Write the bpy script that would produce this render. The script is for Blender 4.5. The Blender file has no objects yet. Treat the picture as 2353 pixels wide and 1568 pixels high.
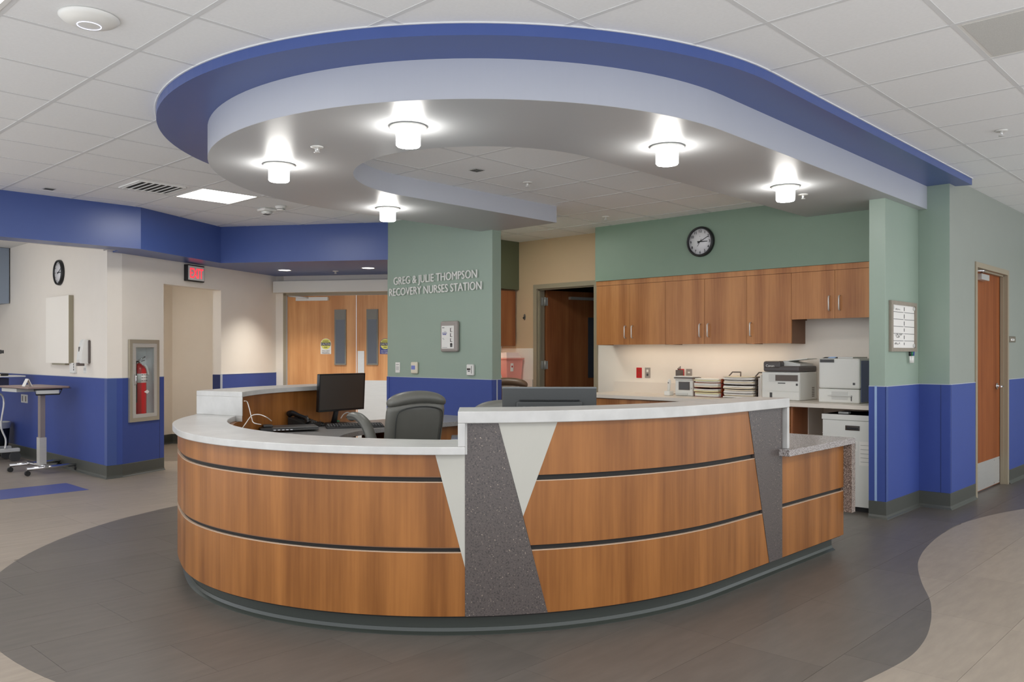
import bpy, bmesh, math, random
from math import sin, cos, pi, radians, atan2, hypot, sqrt
from mathutils import Vector, Matrix
random.seed(7)
S = bpy.context.scene
COL = S.collection

# ---------------------------------------------------------------- camera, world, exposure
F_PX, YAW, HOR, CX, EYE = 1917.0, radians(43.4), 812.0, 1176.5, 1.338
cam_d = bpy.data.cameras.new('camera'); cam = bpy.data.objects.new('camera', cam_d); COL.objects.link(cam)
cam_d.sensor_fit = 'HORIZONTAL'; cam_d.sensor_width = 36.0
cam_d.lens = 36.0 * F_PX / 2353.0
cam_d.shift_y = (HOR - 784.0) / 2353.0
cam_d.clip_start = 0.05; cam_d.clip_end = 100
cam.location = (0, 0, EYE)
# view direction in plan is (cos YAW, sin YAW)
cam.rotation_euler = (radians(90), 0, YAW - radians(90))
S.camera = cam
W = bpy.data.worlds.new('world'); S.world = W; W.use_nodes = True
W.node_tree.nodes['Background'].inputs[0].default_value = (0.95, 0.99, 1.05, 1)
W.node_tree.nodes['Background'].inputs[1].default_value = 1.62
S.view_settings.view_transform = 'Standard'; S.view_settings.look = 'None'
S.view_settings.gamma = 1.0; S.view_settings.use_curve_mapping = False
S.view_settings.exposure = 0.12
S.cycles.use_denoising = True
S.cycles.max_bounces = 10; S.cycles.diffuse_bounces = 8
S.cycles.caustics_reflective = False; S.cycles.caustics_refractive = False
TROFFER_E, GLOBE_E, DOWN_W, UNDER_E = 20.0, 36.0, 110.0, 5.5

# ---------------------------------------------------------------- survey helpers (plan axes: x, y along the building)
CY, SY = cos(YAW), sin(YAW)
def ray(x, y):
    X = (x - CX) / F_PX
    return (X * SY + CY, -X * CY + SY, (HOR - y) / F_PX)
def at_z(x, y, z):
    r = ray(x, y); t = (z - EYE) / r[2]
    return (r[0] * t, r[1] * t)
def px_of(A, B, z):
    d = A * CY + B * SY; X = A * SY - B * CY
    return (CX + F_PX * X / d, HOR - F_PX * (z - EYE) / d)

class Plane:
    """a vertical plane: origin p, direction u (to the right as seen from the station's front), n faces the visitor"""
    def __init__(s, p, u):
        l = hypot(*u); s.p = p; s.u = (u[0] / l, u[1] / l); s.n = (s.u[1], -s.u[0])
    def hit(s, x, y):
        r = ray(x, y)
        t = (s.p[0] * s.n[0] + s.p[1] * s.n[1]) / (r[0] * s.n[0] + r[1] * s.n[1])
        q = (r[0] * t, r[1] * t)
        return ((q[0] - s.p[0]) * s.u[0] + (q[1] - s.p[1]) * s.u[1], EYE + r[2] * t)
    def w(s, a, z, o=0.0):
        return Vector((s.p[0] + s.u[0] * a + s.n[0] * o, s.p[1] + s.u[1] * a + s.n[1] * o, z))
    def rz(s):
        return atan2(s.u[1], s.u[0])
    def mat(s, a, z, o=0.0):       # frame: local x along u, local y into the wall, z up
        return Matrix.Translation(s.w(a, z, o)) @ Matrix.Rotation(s.rz(), 4, 'Z')

# ---------------------------------------------------------------- materials
def lin(c):
    c = c / 255.0
    return c / 12.92 if c <= 0.04045 else ((c + 0.055) / 1.055) ** 2.4
def rgb(r, g, b): return (lin(r), lin(g), lin(b), 1)
MATS = {}
def mat(name, col, rough=0.5, spec=0.5, metal=0.0, emit=None, estr=0.0, var=0.0, scale=8.0, stretch=(1, 1, 1),
        bump=0.0, objvar=0.0, trans=0.0, alpha=1.0, detail=4.0, col2=None, coat=0.0):
    m = bpy.data.materials.new(name); m.use_nodes = True; nt = m.node_tree; N = nt.nodes; L = nt.links
    b = N['Principled BSDF']
    c = rgb(*col)
    b.inputs['Base Color'].default_value = c
    b.inputs['Roughness'].default_value = rough
    b.inputs['Specular IOR Level'].default_value = spec
    b.inputs['Metallic'].default_value = metal
    b.inputs['Transmission Weight'].default_value = trans
    b.inputs['Alpha'].default_value = alpha
    b.inputs['Coat Weight'].default_value = coat
    if emit is not None:
        b.inputs['Emission Color'].default_value = rgb(*emit); b.inputs['Emission Strength'].default_value = estr
    if var > 0 or bump > 0 or objvar > 0:
        tc = N.new('ShaderNodeTexCoord'); mp = N.new('ShaderNodeMapping'); mp.inputs['Scale'].default_value = stretch
        L.new(tc.outputs['Object'], mp.inputs['Vector'])
        nz = N.new('ShaderNodeTexNoise'); nz.inputs['Scale'].default_value = scale; nz.inputs['Detail'].default_value = detail
        nz.inputs['Roughness'].default_value = 0.6
        L.new(mp.outputs['Vector'], nz.inputs['Vector'])
        if var > 0:
            rp = N.new('ShaderNodeValToRGB'); e = rp.color_ramp.elements
            e[0].position = 0.3; e[1].position = 0.72
            if col2 is None:
                e[0].color = (c[0] * (1 - var), c[1] * (1 - var), c[2] * (1 - var), 1)
                e[1].color = (min(1, c[0] * (1 + var)), min(1, c[1] * (1 + var)), min(1, c[2] * (1 + var)), 1)
            else:
                e[0].color = c; e[1].color = rgb(*col2)
            L.new(nz.outputs['Fac'], rp.inputs['Fac'])
            out = rp.outputs['Color']
        else:
            rp = N.new('ShaderNodeRGB'); rp.outputs[0].default_value = c; out = rp.outputs[0]
        if objvar > 0:
            oi = N.new('ShaderNodeObjectInfo'); mr = N.new('ShaderNodeMapRange')
            mr.inputs['To Min'].default_value = 1 - objvar; mr.inputs['To Max'].default_value = 1 + objvar
            L.new(oi.outputs['Random'], mr.inputs['Value'])
            vm = N.new('ShaderNodeVectorMath'); vm.operation = 'SCALE'
            L.new(out, vm.inputs[0]); L.new(mr.outputs['Result'], vm.inputs['Scale']); out = vm.outputs['Vector']
        L.new(out, b.inputs['Base Color'])
        if bump > 0:
            bp = N.new('ShaderNodeBump'); bp.inputs['Strength'].default_value = bump; bp.inputs['Distance'].default_value = 0.002
            L.new(nz.outputs['Fac'], bp.inputs['Height']); L.new(bp.outputs['Normal'], b.inputs['Normal'])
    MATS[name] = m
    return m
def speckle(name, base, spots, rough=0.3, scale=220.0, thr=(0.30, 0.36), light=None, lthr=(0.7, 0.74)):
    m = bpy.data.materials.new(name); m.use_nodes = True; nt = m.node_tree; N = nt.nodes; L = nt.links
    b = N['Principled BSDF']; b.inputs['Roughness'].default_value = rough
    tc = N.new('ShaderNodeTexCoord')
    nz = N.new('ShaderNodeTexNoise'); nz.inputs['Scale'].default_value = scale; nz.inputs['Detail'].default_value = 2.0
    L.new(tc.outputs['Object'], nz.inputs['Vector'])
    rp = N.new('ShaderNodeValToRGB'); e = rp.color_ramp.elements
    e[0].position = thr[0]; e[0].color = rgb(*spots); e[1].position = thr[1]; e[1].color = rgb(*base)
    if light:
        x = rp.color_ramp.elements.new(lthr[0]); x.color = rgb(*base)
        x = rp.color_ramp.elements.new(lthr[1]); x.color = rgb(*light)
    L.new(nz.outputs['Fac'], rp.inputs['Fac']); L.new(rp.outputs['Color'], b.inputs['Base Color'])
    MATS[name] = m
    return m
def wood(name, c1, c2, rough=0.35, spec=0.4):
    m = bpy.data.materials.new(name); m.use_nodes = True; nt = m.node_tree; N = nt.nodes; L = nt.links
    b = N['Principled BSDF']; b.inputs['Roughness'].default_value = rough; b.inputs['Specular IOR Level'].default_value = spec
    tc = N.new('ShaderNodeTexCoord'); mp = N.new('ShaderNodeMapping')
    mp.inputs['Scale'].default_value = (1, 1, 0.04)
    L.new(tc.outputs['Object'], mp.inputs['Vector'])
    n1 = N.new('ShaderNodeTexNoise'); n1.inputs['Scale'].default_value = 9; n1.inputs['Detail'].default_value = 3
    n2 = N.new('ShaderNodeTexNoise'); n2.inputs['Scale'].default_value = 70; n2.inputs['Detail'].default_value = 4
    mp2 = N.new('ShaderNodeMapping'); mp2.inputs['Scale'].default_value = (1, 1, 0.35)
    n3 = N.new('ShaderNodeTexNoise'); n3.inputs['Scale'].default_value = 5; n3.inputs['Detail'].default_value = 4
    L.new(tc.outputs['Object'], mp2.inputs['Vector']); L.new(mp2.outputs['Vector'], n3.inputs['Vector'])
    L.new(mp.outputs['Vector'], n1.inputs['Vector']); L.new(mp.outputs['Vector'], n2.inputs['Vector'])
    a1 = N.new('ShaderNodeMath'); a1.operation = 'MULTIPLY_ADD'; a1.inputs[1].default_value = 0.35
    L.new(n2.outputs['Fac'], a1.inputs[0]); L.new(n1.outputs['Fac'], a1.inputs[2])
    a2 = N.new('ShaderNodeMath'); a2.operation = 'MULTIPLY_ADD'; a2.inputs[1].default_value = 0.45
    L.new(n3.outputs['Fac'], a2.inputs[0]); L.new(a1.outputs[0], a2.inputs[2])
    rp = N.new('ShaderNodeValToRGB'); e = rp.color_ramp.elements
    e[0].position = 0.60; e[0].color = rgb(*c1); e[1].position = 1.0; e[1].color = rgb(*c2)
    sc = N.new('ShaderNodeMath'); sc.operation = 'MULTIPLY'; sc.inputs[1].default_value = 0.88
    L.new(a2.outputs[0], sc.inputs[0]); L.new(sc.outputs[0], rp.inputs['Fac']); L.new(rp.outputs['Color'], b.inputs['Base Color'])
    MATS[name] = m
    return m

mat('tile_white', (243, 244, 244), 0.85, 0.2, var=0.02, scale=60, bump=0.05)
mat('tee_white', (222, 223, 223), 0.6, 0.3)
mat('ceiling_white', (222, 221, 218), 0.85, 0.2)
mat('canopy_grey', (185, 188, 197), 0.42, 0.45, var=0.01, scale=3)
mat('canopy_soffit', (184, 186, 188), 0.42, 0.45, var=0.01, scale=3)
mat('blue', (70, 90, 150), 0.33, 0.5, var=0.015, scale=6, bump=0.02)
mat('blue_wainscot', (64, 82, 150), 0.5, 0.28, var=0.02, scale=8, bump=0.03)
mat('blue_dark', (48, 60, 105), 0.4, 0.4)
mat('green', (150, 167, 153), 0.42, 0.45, var=0.015, scale=5, bump=0.02)
mat('green_soffit', (128, 148, 130), 0.45, 0.4, var=0.015, scale=5)
mat('grey_green', (152, 158, 150), 0.38, 0.45, var=0.015, scale=5)
mat('olive', (96, 101, 78), 0.5, 0.4)
mat('beige', (238, 230, 219), 0.55, 0.35, var=0.012, scale=4)
mat('tan', (206, 178, 146), 0.6, 0.3, var=0.012, scale=4)
mat('base_rubber', (80, 82, 77), 0.34, 0.5)
mat('rail_light', (184, 190, 200), 0.4)
mat('strip_blue_light', (150, 176, 214), 0.4)
mat('frame_taupe', (160, 149, 128), 0.45, 0.4)
mat('frame_light', (230, 227, 218), 0.45, 0.4)
wood('wood', (126, 76, 32), (166, 108, 54), 0.33)
wood('wood_cab', (160, 100, 54), (200, 138, 82), 0.36)
wood('wood_door', (198, 136, 82), (228, 170, 114), 0.4)
wood('wood_door_hall', (128, 70, 36), (154, 90, 50), 0.55, 0.15)
wood('wood_dark', (128, 74, 44), (166, 106, 66), 0.4)
mat('wood_edge', (122, 84, 58), 0.5)
mat('groove', (38, 36, 34), 0.6, 0.3)
mat('lip', (196, 170, 146), 0.5)
mat('kick', (62, 66, 61), 0.3, 0.5)
mat('quartz', (203, 202, 199), 0.3, 0.5, var=0.5, scale=7, stretch=(1, 1, 1), col2=(186, 185, 182), detail=8)
mat('white_laminate', (186, 184, 175), 0.45, 0.4, var=0.02, scale=4)
speckle('granite_dark', (88, 80, 77), (62, 57, 56), 0.32, 150, (0.36, 0.46), (196, 178, 158), (0.69, 0.73))
speckle('granite_grey', (176, 170, 168), (98, 88, 84), 0.25, 210, (0.38, 0.5), (226, 222, 220), (0.6, 0.7))
speckle('worktop', (150, 149, 148), (110, 108, 106), 0.28, 240, (0.38, 0.5), (190, 188, 186), (0.62, 0.7))
speckle('leg_granite', (142, 128, 120), (78, 66, 60), 0.35, 170, (0.4, 0.5), (196, 184, 174), (0.58, 0.66))
mat('counter_cream', (226, 217, 206), 0.35, 0.45)
mat('floor_light', (152, 141, 128), 0.42, 0.45, var=0.10, scale=9, stretch=(0.5, 2.4, 1), objvar=0.05, detail=6)
mat('floor_dark', (98, 92, 86), 0.38, 0.45, var=0.12, scale=8, stretch=(0.5, 2.4, 1), objvar=0.07, detail=6)
mat('floor_blue', (84, 92, 150), 0.42, 0.4)
mat('grout', (150, 143, 134), 0.7)
mat('metal', (228, 228, 226), 0.3, 0.5, 0.45)
mat('steel_brushed', (206, 205, 201), 0.36, 0.5, 0.5, var=0.05, scale=30, stretch=(0.2, 0.2, 8))
mat('chrome', (225, 225, 228), 0.12, 0.5, 1.0)
mat('white_plastic', (232, 231, 226), 0.4)
mat('ivory_plastic', (222, 214, 192), 0.4)
mat('printer_white', (224, 224, 219), 0.42)
mat('printer_grey', (206, 206, 202), 0.45)
mat('printer_dark', (84, 78, 78), 0.4)
mat('printer_blue', (110, 124, 170), 0.4)
mat('black', (30, 30, 31), 0.45)
mat('black_gloss', (22, 22, 24), 0.14)
mat('dark_grey', (70, 70, 70), 0.45)
mat('monitor_shell', (78, 80, 80), 0.45, 0.3)
mat('monitor_shell_light', (120, 124, 126), 0.35)
mat('screen', (58, 52, 47), 0.18, 0.5)
mat('leather', (104, 104, 98), 0.38, 0.5, var=0.04, scale=14, bump=0.06)
mat('leather_brown', (112, 88, 70), 0.4, 0.5, var=0.06, scale=14)
mat('leather_seam', (60, 62, 60), 0.5)
mat('paper', (236, 233, 228), 0.7)
mat('paper_warm', (226, 214, 190), 0.7)
mat('paper_yellow', (226, 219, 176), 0.7)
mat('ink', (60, 60, 62), 0.6)
mat('ink_blue', (70, 80, 150), 0.6)
mat('red', (196, 40, 44), 0.35)
mat('red_tray', (168, 62, 46), 0.4)
mat('orange_tray', (186, 88, 52), 0.4)
mat('tray_grey', (96, 86, 80), 0.45)
mat('sharps_red', (240, 158, 146), 0.35)
mat('sharps_lid', (244, 216, 208), 0.3)
mat('green_plastic', (30, 120, 80), 0.4)
mat('cable_white', (220, 218, 214), 0.5)
mat('glass', (235, 240, 240), 0.04, 0.5, trans=1.0)
mat('glass_dark', (70, 74, 84), 0.12, 0.5)
mat('lite_frame', (130, 128, 120), 0.5)
mat('blue_grey_panel', (140, 152, 168), 0.5)
mat('exit_red', (255, 70, 80), 0.5, emit=(255, 60, 75), estr=0.9)
mat('exit_face', (226, 224, 220), 0.5)
mat('yellow', (226, 222, 110), 0.5)
mat('troffer', (255, 255, 255), 0.5, emit=(255, 253, 248), estr=TROFFER_E)
mat('troffer_soft', (255, 255, 255), 0.5, emit=(255, 253, 248), estr=9.0)
mat('globe', (255, 255, 255), 0.4, emit=(255, 252, 246), estr=GLOBE_E)
mat('downlight_lens', (255, 255, 255), 0.4, emit=(255, 250, 240), estr=8.0)
mat('under_lens', (255, 255, 255), 0.4, emit=(255, 232, 200), estr=UNDER_E)
mat('led_blue', (220, 225, 255), 0.4, emit=(210, 215, 255), estr=2.0)
mat('screen_blue', (150, 180, 214), 0.3, emit=(120, 150, 190), estr=0.4)
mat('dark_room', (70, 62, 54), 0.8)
mat('vent_dark', (70, 70, 68), 0.7)
mat('table_top', (148, 126, 120), 0.4)
mat('table_edge', (54, 44, 44), 0.5)

# ---------------------------------------------------------------- mesh builder
class MB:
    def __init__(s): s.v = []; s.f = []; s.sm = []
    def add(s, vs, fs, smooth=False):
        o = len(s.v); s.v += [tuple(v) for v in vs]
        for f in fs: s.f.append(tuple(i + o for i in f)); s.sm.append(smooth)
        return s
    def box(s, a, b, M=None):
        x0, y0, z0 = a; x1, y1, z1 = b
        vs = [(x0, y0, z0), (x1, y0, z0), (x1, y1, z0), (x0, y1, z0), (x0, y0, z1), (x1, y0, z1), (x1, y1, z1), (x0, y1, z1)]
        if M is not None: vs = [M @ Vector(v) for v in vs]
        return s.add(vs, [(0, 3, 2, 1), (4, 5, 6, 7), (0, 1, 5, 4), (1, 2, 6, 5), (2, 3, 7, 6), (3, 0, 4, 7)])
    def rbox(s, a, b, r=0.01, M=None, seg=2):
        bm = bmesh.new(); bmesh.ops.create_cube(bm, size=1)
        for v in bm.verts:
            v.co = Vector([(a[i] + b[i]) / 2 + v.co[i] * (b[i] - a[i]) for i in range(3)])
        r = min(r, 0.49 * min(abs(b[i] - a[i]) for i in range(3)))
        bmesh.ops.bevel(bm, geom=bm.edges[:], offset=r, segments=seg, affect='EDGES', profile=0.5)
        vs = [v.co.copy() for v in bm.verts]
        bm.verts.index_update()
        fs = [[v.index for v in f.verts] for f in bm.faces]; bm.free()
        if M is not None: vs = [M @ v for v in vs]
        return s.add(vs, fs)
    def pbox(s, pl, a0, a1, z0, z1, o0, o1):
        vs = [pl.w(a, z, o) for z in (z0, z1) for (a, o) in ((a0, o1), (a1, o1), (a1, o0), (a0, o0))]
        return s.add(vs, [(0, 3, 2, 1), (4, 5, 6, 7), (0, 1, 5, 4), (1, 2, 6, 5), (2, 3, 7, 6), (3, 0, 4, 7)])
    def prism(s, poly, z0, z1):
        # poly counter-clockwise in plan
        ar = sum(poly[i - 1][0] * poly[i][1] - poly[i][0] * poly[i - 1][1] for i in range(len(poly)))
        if ar < 0: poly = poly[::-1]
        n = len(poly)
        vs = [(p[0], p[1], z0) for p in poly] + [(p[0], p[1], z1) for p in poly]
        fs = [tuple(range(n - 1, -1, -1)), tuple(range(n, 2 * n))] + [(i, (i + 1) % n, n + (i + 1) % n, n + i) for i in range(n)]
        return s.add(vs, fs)
    def ext(s, poly, M, d):
        # polygon in local x,z extruded along local y from 0 to d
        ar = sum(poly[i - 1][0] * poly[i][1] - poly[i][0] * poly[i - 1][1] for i in range(len(poly)))
        if ar < 0: poly = poly[::-1]
        n = len(poly)
        vs = [M @ Vector((p[0], 0, p[1])) for p in poly] + [M @ Vector((p[0], d, p[1])) for p in poly]
        if d > 0:
            fs = [tuple(range(n)), tuple(range(2 * n - 1, n - 1, -1))] + [((i + 1) % n, i, n + i, n + (i + 1) % n) for i in range(n)]
        else:
            fs = [tuple(range(n - 1, -1, -1)), tuple(range(n, 2 * n))] + [(i, (i + 1) % n, n + (i + 1) % n, n + i) for i in range(n)]
        return s.add(vs, fs)
    def band(s, outer, inner, z0, z1, closed=False, smooth=False):
        # strip between two polylines of equal length, as a solid
        n = len(outer); vs = []
        for p, q in zip(outer, inner):
            vs += [(p[0], p[1], z0), (p[0], p[1], z1), (q[0], q[1], z1), (q[0], q[1], z0)]
        fs = []
        m = n if closed else n - 1
        for i in range(m):
            a = 4 * i; b = 4 * ((i + 1) % n)
            for k in range(4):
                fs.append((a + k, a + (k + 1) % 4, b + (k + 1) % 4, b + k))
        if not closed: fs += [(3, 2, 1, 0), (4 * n - 4, 4 * n - 3, 4 * n - 2, 4 * n - 1)]
        return s.add(vs, fs, smooth)
    def cyl(s, p0, p1, r0, r1=None, seg=20, cap=True, smooth=True):
        if r1 is None: r1 = r0
        p0 = Vector(p0); p1 = Vector(p1); d = (p1 - p0).normalized()
        a = d.orthogonal().normalized(); b = d.cross(a)
        vs = []
        for p, r in ((p0, r0), (p1, r1)):
            for i in range(seg):
                t = 2 * pi * i / seg; vs.append(p + a * (cos(t) * r) + b * (sin(t) * r))
        fs = [(i, (i + 1) % seg, seg + (i + 1) % seg, seg + i) for i in range(seg)]
        s.add(vs, fs, smooth)
        if cap:
            s.add(vs[:seg], [tuple(range(seg - 1, -1, -1))]); s.add(vs[seg:], [tuple(range(seg))])
        return s
    def lathe(s, prof, c=(0, 0, 0), seg=32, M=None, smooth=True, cap=True):
        vs = []; n = len(prof)
        for i in range(seg):
            t = 2 * pi * i / seg
            for r, z in prof: vs.append(Vector((c[0] + r * cos(t), c[1] + r * sin(t), c[2] + z)))
        if M is not None: vs = [M @ v for v in vs]
        fs = [(i * n + k, ((i + 1) % seg) * n + k, ((i + 1) % seg) * n + k + 1, i * n + k + 1) for i in range(seg) for k in range(n - 1)]
        s.add(vs, fs, smooth)
        for k in (0, n - 1):
            if cap and prof[k][0] > 1e-6:
                f = tuple(i * n + k for i in range(seg)); s.add(vs, [f if k else f[::-1]])
        return s
    def tube(s, pts, r, seg=8, closed=False, smooth=True):
        P = [Vector(p) for p in pts]; n = len(P); vs = []; up = None
        for i in range(n):
            if closed: t = (P[(i + 1) % n] - P[i - 1])
            else: t = P[min(i + 1, n - 1)] - P[max(i - 1, 0)]
            t.normalize()
            if up is None: up = t.orthogonal().normalized()
            up = (up - t * up.dot(t)).normalized(); b = t.cross(up)
            rr = r[i] if isinstance(r, (list, tuple)) else r
            for k in range(seg):
                a = 2 * pi * k / seg; vs.append(P[i] + up * (cos(a) * rr) + b * (sin(a) * rr))
        m = n if closed else n - 1
        fs = [(i * seg + k, i * seg + (k + 1) % seg, ((i + 1) % n) * seg + (k + 1) % seg, ((i + 1) % n) * seg + k) for i in range(m) for k in range(seg)]
        s.add(vs, fs, smooth)
        if not closed:
            s.add(vs[:seg], [tuple(range(seg - 1, -1, -1))]); s.add(vs[-seg:], [tuple(range(seg))])
        return s
    def loft(s, rings, smooth=True, cap=True):
        n = len(rings[0]); vs = [v for r in rings for v in r]
        fs = [(i * n + k, i * n + (k + 1) % n, (i + 1) * n + (k + 1) % n, (i + 1) * n + k) for i in range(len(rings) - 1) for k in range(n)]
        s.add(vs, fs, smooth)
        if cap:
            s.add(rings[0], [tuple(range(n - 1, -1, -1))], smooth); s.add(rings[-1], [tuple(range(n))], smooth)
        return s
    def mesh(s, name):
        me = bpy.data.meshes.new(name); me.from_pydata(s.v, [], s.f)
        me.polygons.foreach_set('use_smooth', s.sm); me.update()
        bm = bmesh.new(); bm.from_mesh(me); bmesh.ops.remove_doubles(bm, verts=bm.verts[:], dist=1e-5)
        bmesh.ops.recalc_face_normals(bm, faces=bm.faces[:]); bm.to_mesh(me); bm.free()
        return me

def link(name, me, m, parent=None, world=True, bevel=0.0, subsurf=0):
    o = bpy.data.objects.new(name, me); COL.objects.link(o)
    if m: me.materials.append(MATS[m] if isinstance(m, str) else m)
    if parent is not None:
        o.parent = parent
        if world:
            me.transform(WM[parent.name].inverted()); 
            WM[o.name] = WM[parent.name].copy()
        else: WM[o.name] = WM[parent.name].copy()
    else: WM[o.name] = Matrix.Identity(4)
    if bevel:
        b = o.modifiers.new('bevel', 'BEVEL'); b.width = bevel; b.segments = 2; b.limit_method = 'ANGLE'; b.angle_limit = radians(40)
    if subsurf:
        b = o.modifiers.new('sub', 'SUBSURF'); b.levels = subsurf; b.render_levels = subsurf
    return o
WM = {}
def part(name, mb, m, parent, world=True, bevel=0.0, label=None, subsurf=0, kind=None):
    o = link(name, mb.mesh(name), m, parent, world, bevel, subsurf)
    if label: o['label'] = label
    if kind: o['kind'] = kind
    return o
def thing(name, label, cat, loc=(0, 0, 0), rz=0.0, group=None, kind=None):
    o = bpy.data.objects.new(name, None); COL.objects.link(o); o.empty_display_size = 0.1
    o.location = loc; o.rotation_euler = (0, 0, rz)
    WM[o.name] = Matrix.Translation(loc) @ Matrix.Rotation(rz, 4, 'Z')
    if label: o['label'] = label
    if cat: o['category'] = cat
    if group: o['group'] = group
    if kind: o['kind'] = kind
    return o
def solo(name, mb, m, label, cat, group=None, bevel=0.0, subsurf=0):
    # a thing that is one mesh: origin moved to its base
    me = mb.mesh(name)
    xs = [v.co for v in me.vertices]
    c = Vector((sum(v.x for v in xs) / len(xs), sum(v.y for v in xs) / len(xs), min(v.z for v in xs)))
    me.transform(Matrix.Translation(-c))
    o = link(name, me, m, None, False, bevel, subsurf); o.location = c
    WM[o.name] = Matrix.Translation(c)
    o['label'] = label; o['category'] = cat
    if group: o['group'] = group
    return o
def struct(name, mb, m, label, bevel=0.0):
    o = link(name, mb.mesh(name), m, None, bevel=bevel); o['kind'] = 'structure'; o['label'] = label
    return o
def share(name, me, parent, loc, rz=0.0):
    o = bpy.data.objects.new(name, me); COL.objects.link(o); o.parent = parent; o.location = loc; o.rotation_euler = (0, 0, rz)
    return o
def dup(root, loc, rz, label=None):
    r = root.copy(); COL.objects.link(r); r.location = loc; r.rotation_euler = (0, 0, rz)
    if label: r['label'] = label
    for ch in list(root.children):
        c = ch.copy(); COL.objects.link(c); c.parent = r
        for g in list(ch.children):
            d = g.copy(); COL.objects.link(d); d.parent = c
    return r
def text_mesh(txt, size, depth, width=1.0, align='LEFT', bold=0.0):
    cu = bpy.data.curves.new('t', 'FONT'); cu.body = txt; cu.size = size; cu.extrude = depth / 2; cu.align_x = align
    cu.resolution_u = 3; cu.offset = bold
    o = bpy.data.objects.new('t', cu); COL.objects.link(o)
    dg = bpy.context.evaluated_depsgraph_get(); dg.update()
    me = bpy.data.meshes.new_from_object(o.evaluated_get(dg))
    bpy.data.objects.remove(o); bpy.data.curves.remove(cu)
    me.transform(Matrix.Diagonal((width, 1, 1, 1)))
    # stand the text up: x right, z up, y towards the wall
    me.transform(Matrix(((1, 0, 0, 0), (0, 0, -1, 0), (0, 1, 0, 0), (0, 0, 0, 1))))
    return me
def wall_text(name, txt, pl, a, z, o, size, m, parent, depth=0.001, width=1.0, fit=None, align='LEFT', bold=0.0):
    """lettering on a wall plane, left baseline at (a, z)"""
    me = text_mesh(txt, size, depth, width, align, bold)
    if fit:
        xs = [v.co.x for v in me.vertices]; k = fit / (max(xs) - min(xs)); me.transform(Matrix.Diagonal((k, 1, 1, 1)))
        if align == 'LEFT': me.transform(Matrix.Translation((-min(v.co.x for v in me.vertices), 0, 0)))
    me.transform(pl.mat(a, z, o)); me.name = name
    return link(name, me, m, parent, True)
def lines_on(pl, parent, rows, m, o, th=0.0015, name='printed_line'):
    mb = MB()
    for (a0, a1, z, t) in rows: mb.pbox(pl, a0, a1, z - t / 2, z + t / 2, o, o + th)
    return part(name, mb, m, parent)
# ================================================================ the room
CC = (4.22, 4.24)                      # centre of the round station and of the canopy over it
Z_OUT, Z_IN, Z_SOF, Z_RAIL = 2.845, 2.743, 2.415, 1.067
P_BACK = Plane((7.745, 0), (0, -1)); P_CAB = Plane((7.42, 0), (0, -1))
P_RIGHT = Plane((0, 2.18), (1, 0)); P_WING = Plane((0, 2.43), (1, 0))
P_PIER = Plane((6.0, 0), (0, -1)); P_LEFT = Plane((3.49, 0), (0, -1))
P_COR = Plane((3.485, 9.217), (0.162, 0.020))            # narrow facet at the wall corner
D_ORG = (3.647, 9.237)
P_DD = Plane((6.31, 10.29), (0.543, -0.84))
K = P_DD.w(P_DD.hit(634, 800)[0], 0); K = (K.x, K.y)        # corner of the angled wall and the double-door wall
P_DIAG = Plane(D_ORG, (K[0] - D_ORG[0], K[1] - D_ORG[1]))
def arc(c, r, a0, a1, n):
    return [(c[0] + r * cos(radians(a0 + (a1 - a0) * i / n)), c[1] + r * sin(radians(a0 + (a1 - a0) * i / n))) for i in range(n + 1)]

# ---- floor: slab with plank tiles, a dark field around the station and one blue tile
DMIN = 0.55
fl = struct('floor', MB().prism([(-1.6, (DMIN + 1.6 * CY) / SY), ((DMIN + 2.2 * SY) / CY, -2.2), (13, -2.2), (13, 14.5), (-1.6, 14.5)], -0.1, -0.0035), 'grout', 'grey vinyl tile floor with a dark curved field around the desk')
dark_poly = arc((4.2, 4.235), 3.06, 252, 100, 60) + [(4.6, 7.25), (5.2, 7.3), (6.0, 7.3), (7.9, 7.3), (7.9, 2.3), (12.5, 2.3), (12.5, 1.9)]
wave = [(11.6, 1.95), (10.6, 1.62), (9.8, 1.40), (9.0, 1.46), (8.227, 1.728), (7.671, 1.87), (7.1, 1.943), (6.6, 1.925), (6.158, 1.877), (5.85, 1.823), (5.553, 1.747), (5.169, 1.604),
        (4.875, 1.475), (4.676, 1.404), (4.447, 1.338), (4.194, 1.282), (3.931, 1.253), (3.714, 1.262), (3.43, 1.298)]
def catmull(p, k=5):
    out = []
    for i in range(len(p) - 1):
        a = p[max(i - 1, 0)]; b = p[i]; c = p[i + 1]; d = p[min(i + 2, len(p) - 1)]
        for j in range(k):
            t = j / k
            out.append(tuple(0.5 * (2 * b[m] + (c[m] - a[m]) * t + (2 * a[m] - 5 * b[m] + 4 * c[m] - d[m]) * t * t + (3 * b[m] - a[m] - 3 * c[m] + d[m]) * t ** 3) for m in range(len(b))))
    out.append(tuple(p[-1])); return out
dark_poly += catmull(wave)
def clip(poly, x0, y0, x1, y1):
    def cut(P, ins, inter):
        out = []
        for i in range(len(P)):
            a, b = P[i - 1], P[i]
            if ins(b):
                if not ins(a): out.append(inter(a, b))
                out.append(b)
            elif ins(a): out.append(inter(a, b))
        return out
    def ix(x): return lambda a, b: (x, a[1] + (b[1] - a[1]) * (x - a[0]) / (b[0] - a[0]))
    def iy(y): return lambda a, b: (a[0] + (b[0] - a[0]) * (y - a[1]) / (b[1] - a[1]), y)
    for ins, it in ((lambda p: p[0] >= x0, ix(x0)), (lambda p: p[0] <= x1, ix(x1)), (lambda p: p[1] >= y0, iy(y0)), (lambda p: p[1] <= y1, iy(y1))):
        poly = cut(poly, ins, it)
        if not poly: return []
    return poly
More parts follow.
